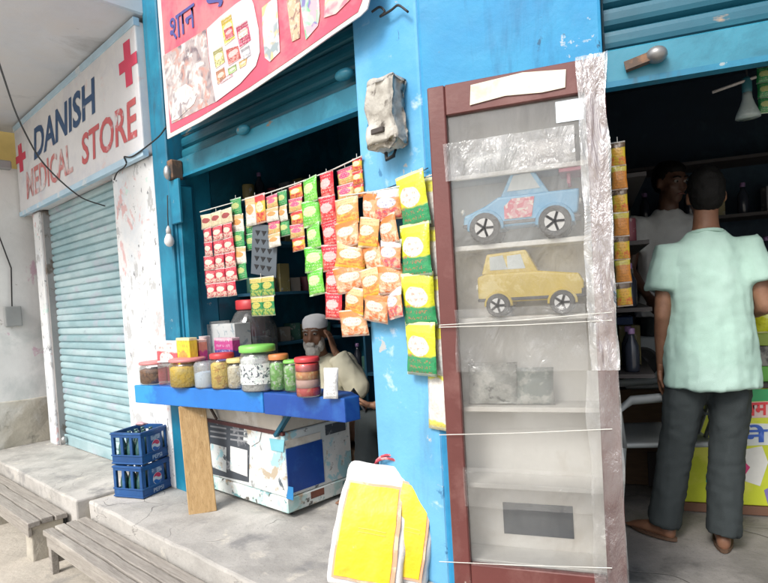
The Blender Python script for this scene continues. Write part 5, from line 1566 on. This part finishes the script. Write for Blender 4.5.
text_on(F2, SV - .0045, [(744, 416), (768, 415), (768, 402), (744, 403)], '\u092a\u092e', M('poster_red_ink', (.60, .04, .05), .5), sc_, .03)
text_on(F2, SV - .0045, [(744, 443), (768, 442), (768, 424), (744, 425)], '\u0928\u0947', M('poster_blue_ink', (.03, .10, .42), .5), sc_, .03)
# things on that counter, right of the customer
q = F2.onp(762, 388, SV + .1)
for k, (w_, h_, mt, lb) in enumerate(((.20, .075, M('green_carton', (.12, .40, .06), .5), 'green carton at the bottom of the pile on the store counter'), (.18, .10, M('grey_carton', (.24, .24, .22), .5, [((.06, .06, .06), 14, .5, .6)]), 'grey carton in the middle of the pile on the store counter'), (.17, .06, M('olive_carton', (.26, .36, .06), .5), 'olive carton near the top of the pile on the store counter'))):
    z_ = .656 + (0, .076, .177)[k]
    MB().box(-w_ / 2, w_ / 2, -.06, .06, 0, h_).build('carton', mt, None, at(F2, (q.x + .06, SV + .10, z_), R(-6 * k)), bevel=.003, label=lb, category='carton')
o = place('snack_packet', pillow(.20, .19, .04, 17), None, at(F2, (q.x + .06, SV + .09, .656 + .24 + .09), R(5)), label='bright yellow green snack packet topping the pile on the store counter', category='packet')
o.data.materials.append(pack('lime_snack', (.68, .70, .04), (.62, .66, .03), (.72, .74, .20), (.5, .5, .05), seed=41))

# hanging things in the store opening
strip('yellow and orange sachet strip hanging beside the cabinet in the dark opening', (613, 142, 629, 306), 7, 1, [pack('dim_yellow_sachet', (.60, .44, .03), (.10, .06, .03), (.66, .36, .04), (.2, .1, .02), ((.60, .16, .03), (.60, .40, .03)), seed=51), pack('dim_orange_sachet', (.58, .22, .03), (.5, .42, .05), None, (.2, .1, .02), seed=52)], v=.14, frame=F2, fat=.010)
strip('green sachet strip hanging under the teal shutter beside the lamp', (757, 66, 790, 112), 3, 2, [p_grn], v=.5, frame=F2, fat=.010)
q = F2.onp(748, 118, .45)
lp = thing('hanging_lamp', 'unlit bell shaped glass lamp under the teal shutter', 'lamp', F2, (q.x, .45, q.z))
MB().lathe([(.044, 0), (.042, .012), (.026, .05), (.018, .075), (.016, .10)], 20).build('shade', M('dull_glass_shade', (.42, .50, .50), .3), lp, smooth=True)
MB().lathe([(.017, .098), (.018, .11), (.018, .15), (.006, .16)], 14).build('holder', M('teal_holder', (.03, .14, .17), .5), lp, smooth=True)
MB().tube([(0, 0, .155), (.002, 0, .24), (0, 0, 2.5 - q.z)], .004, 6).build('flex', black_wire, lp)
MB().tube([(-.12, .0, .12), (-.04, -.01, .135), (.03, -.01, .15)], .006, 6).build('arm', M('pale_rod', (.50, .46, .44), .5), lp, smooth=True)
bpy.data.scenes.remove(BENCH)
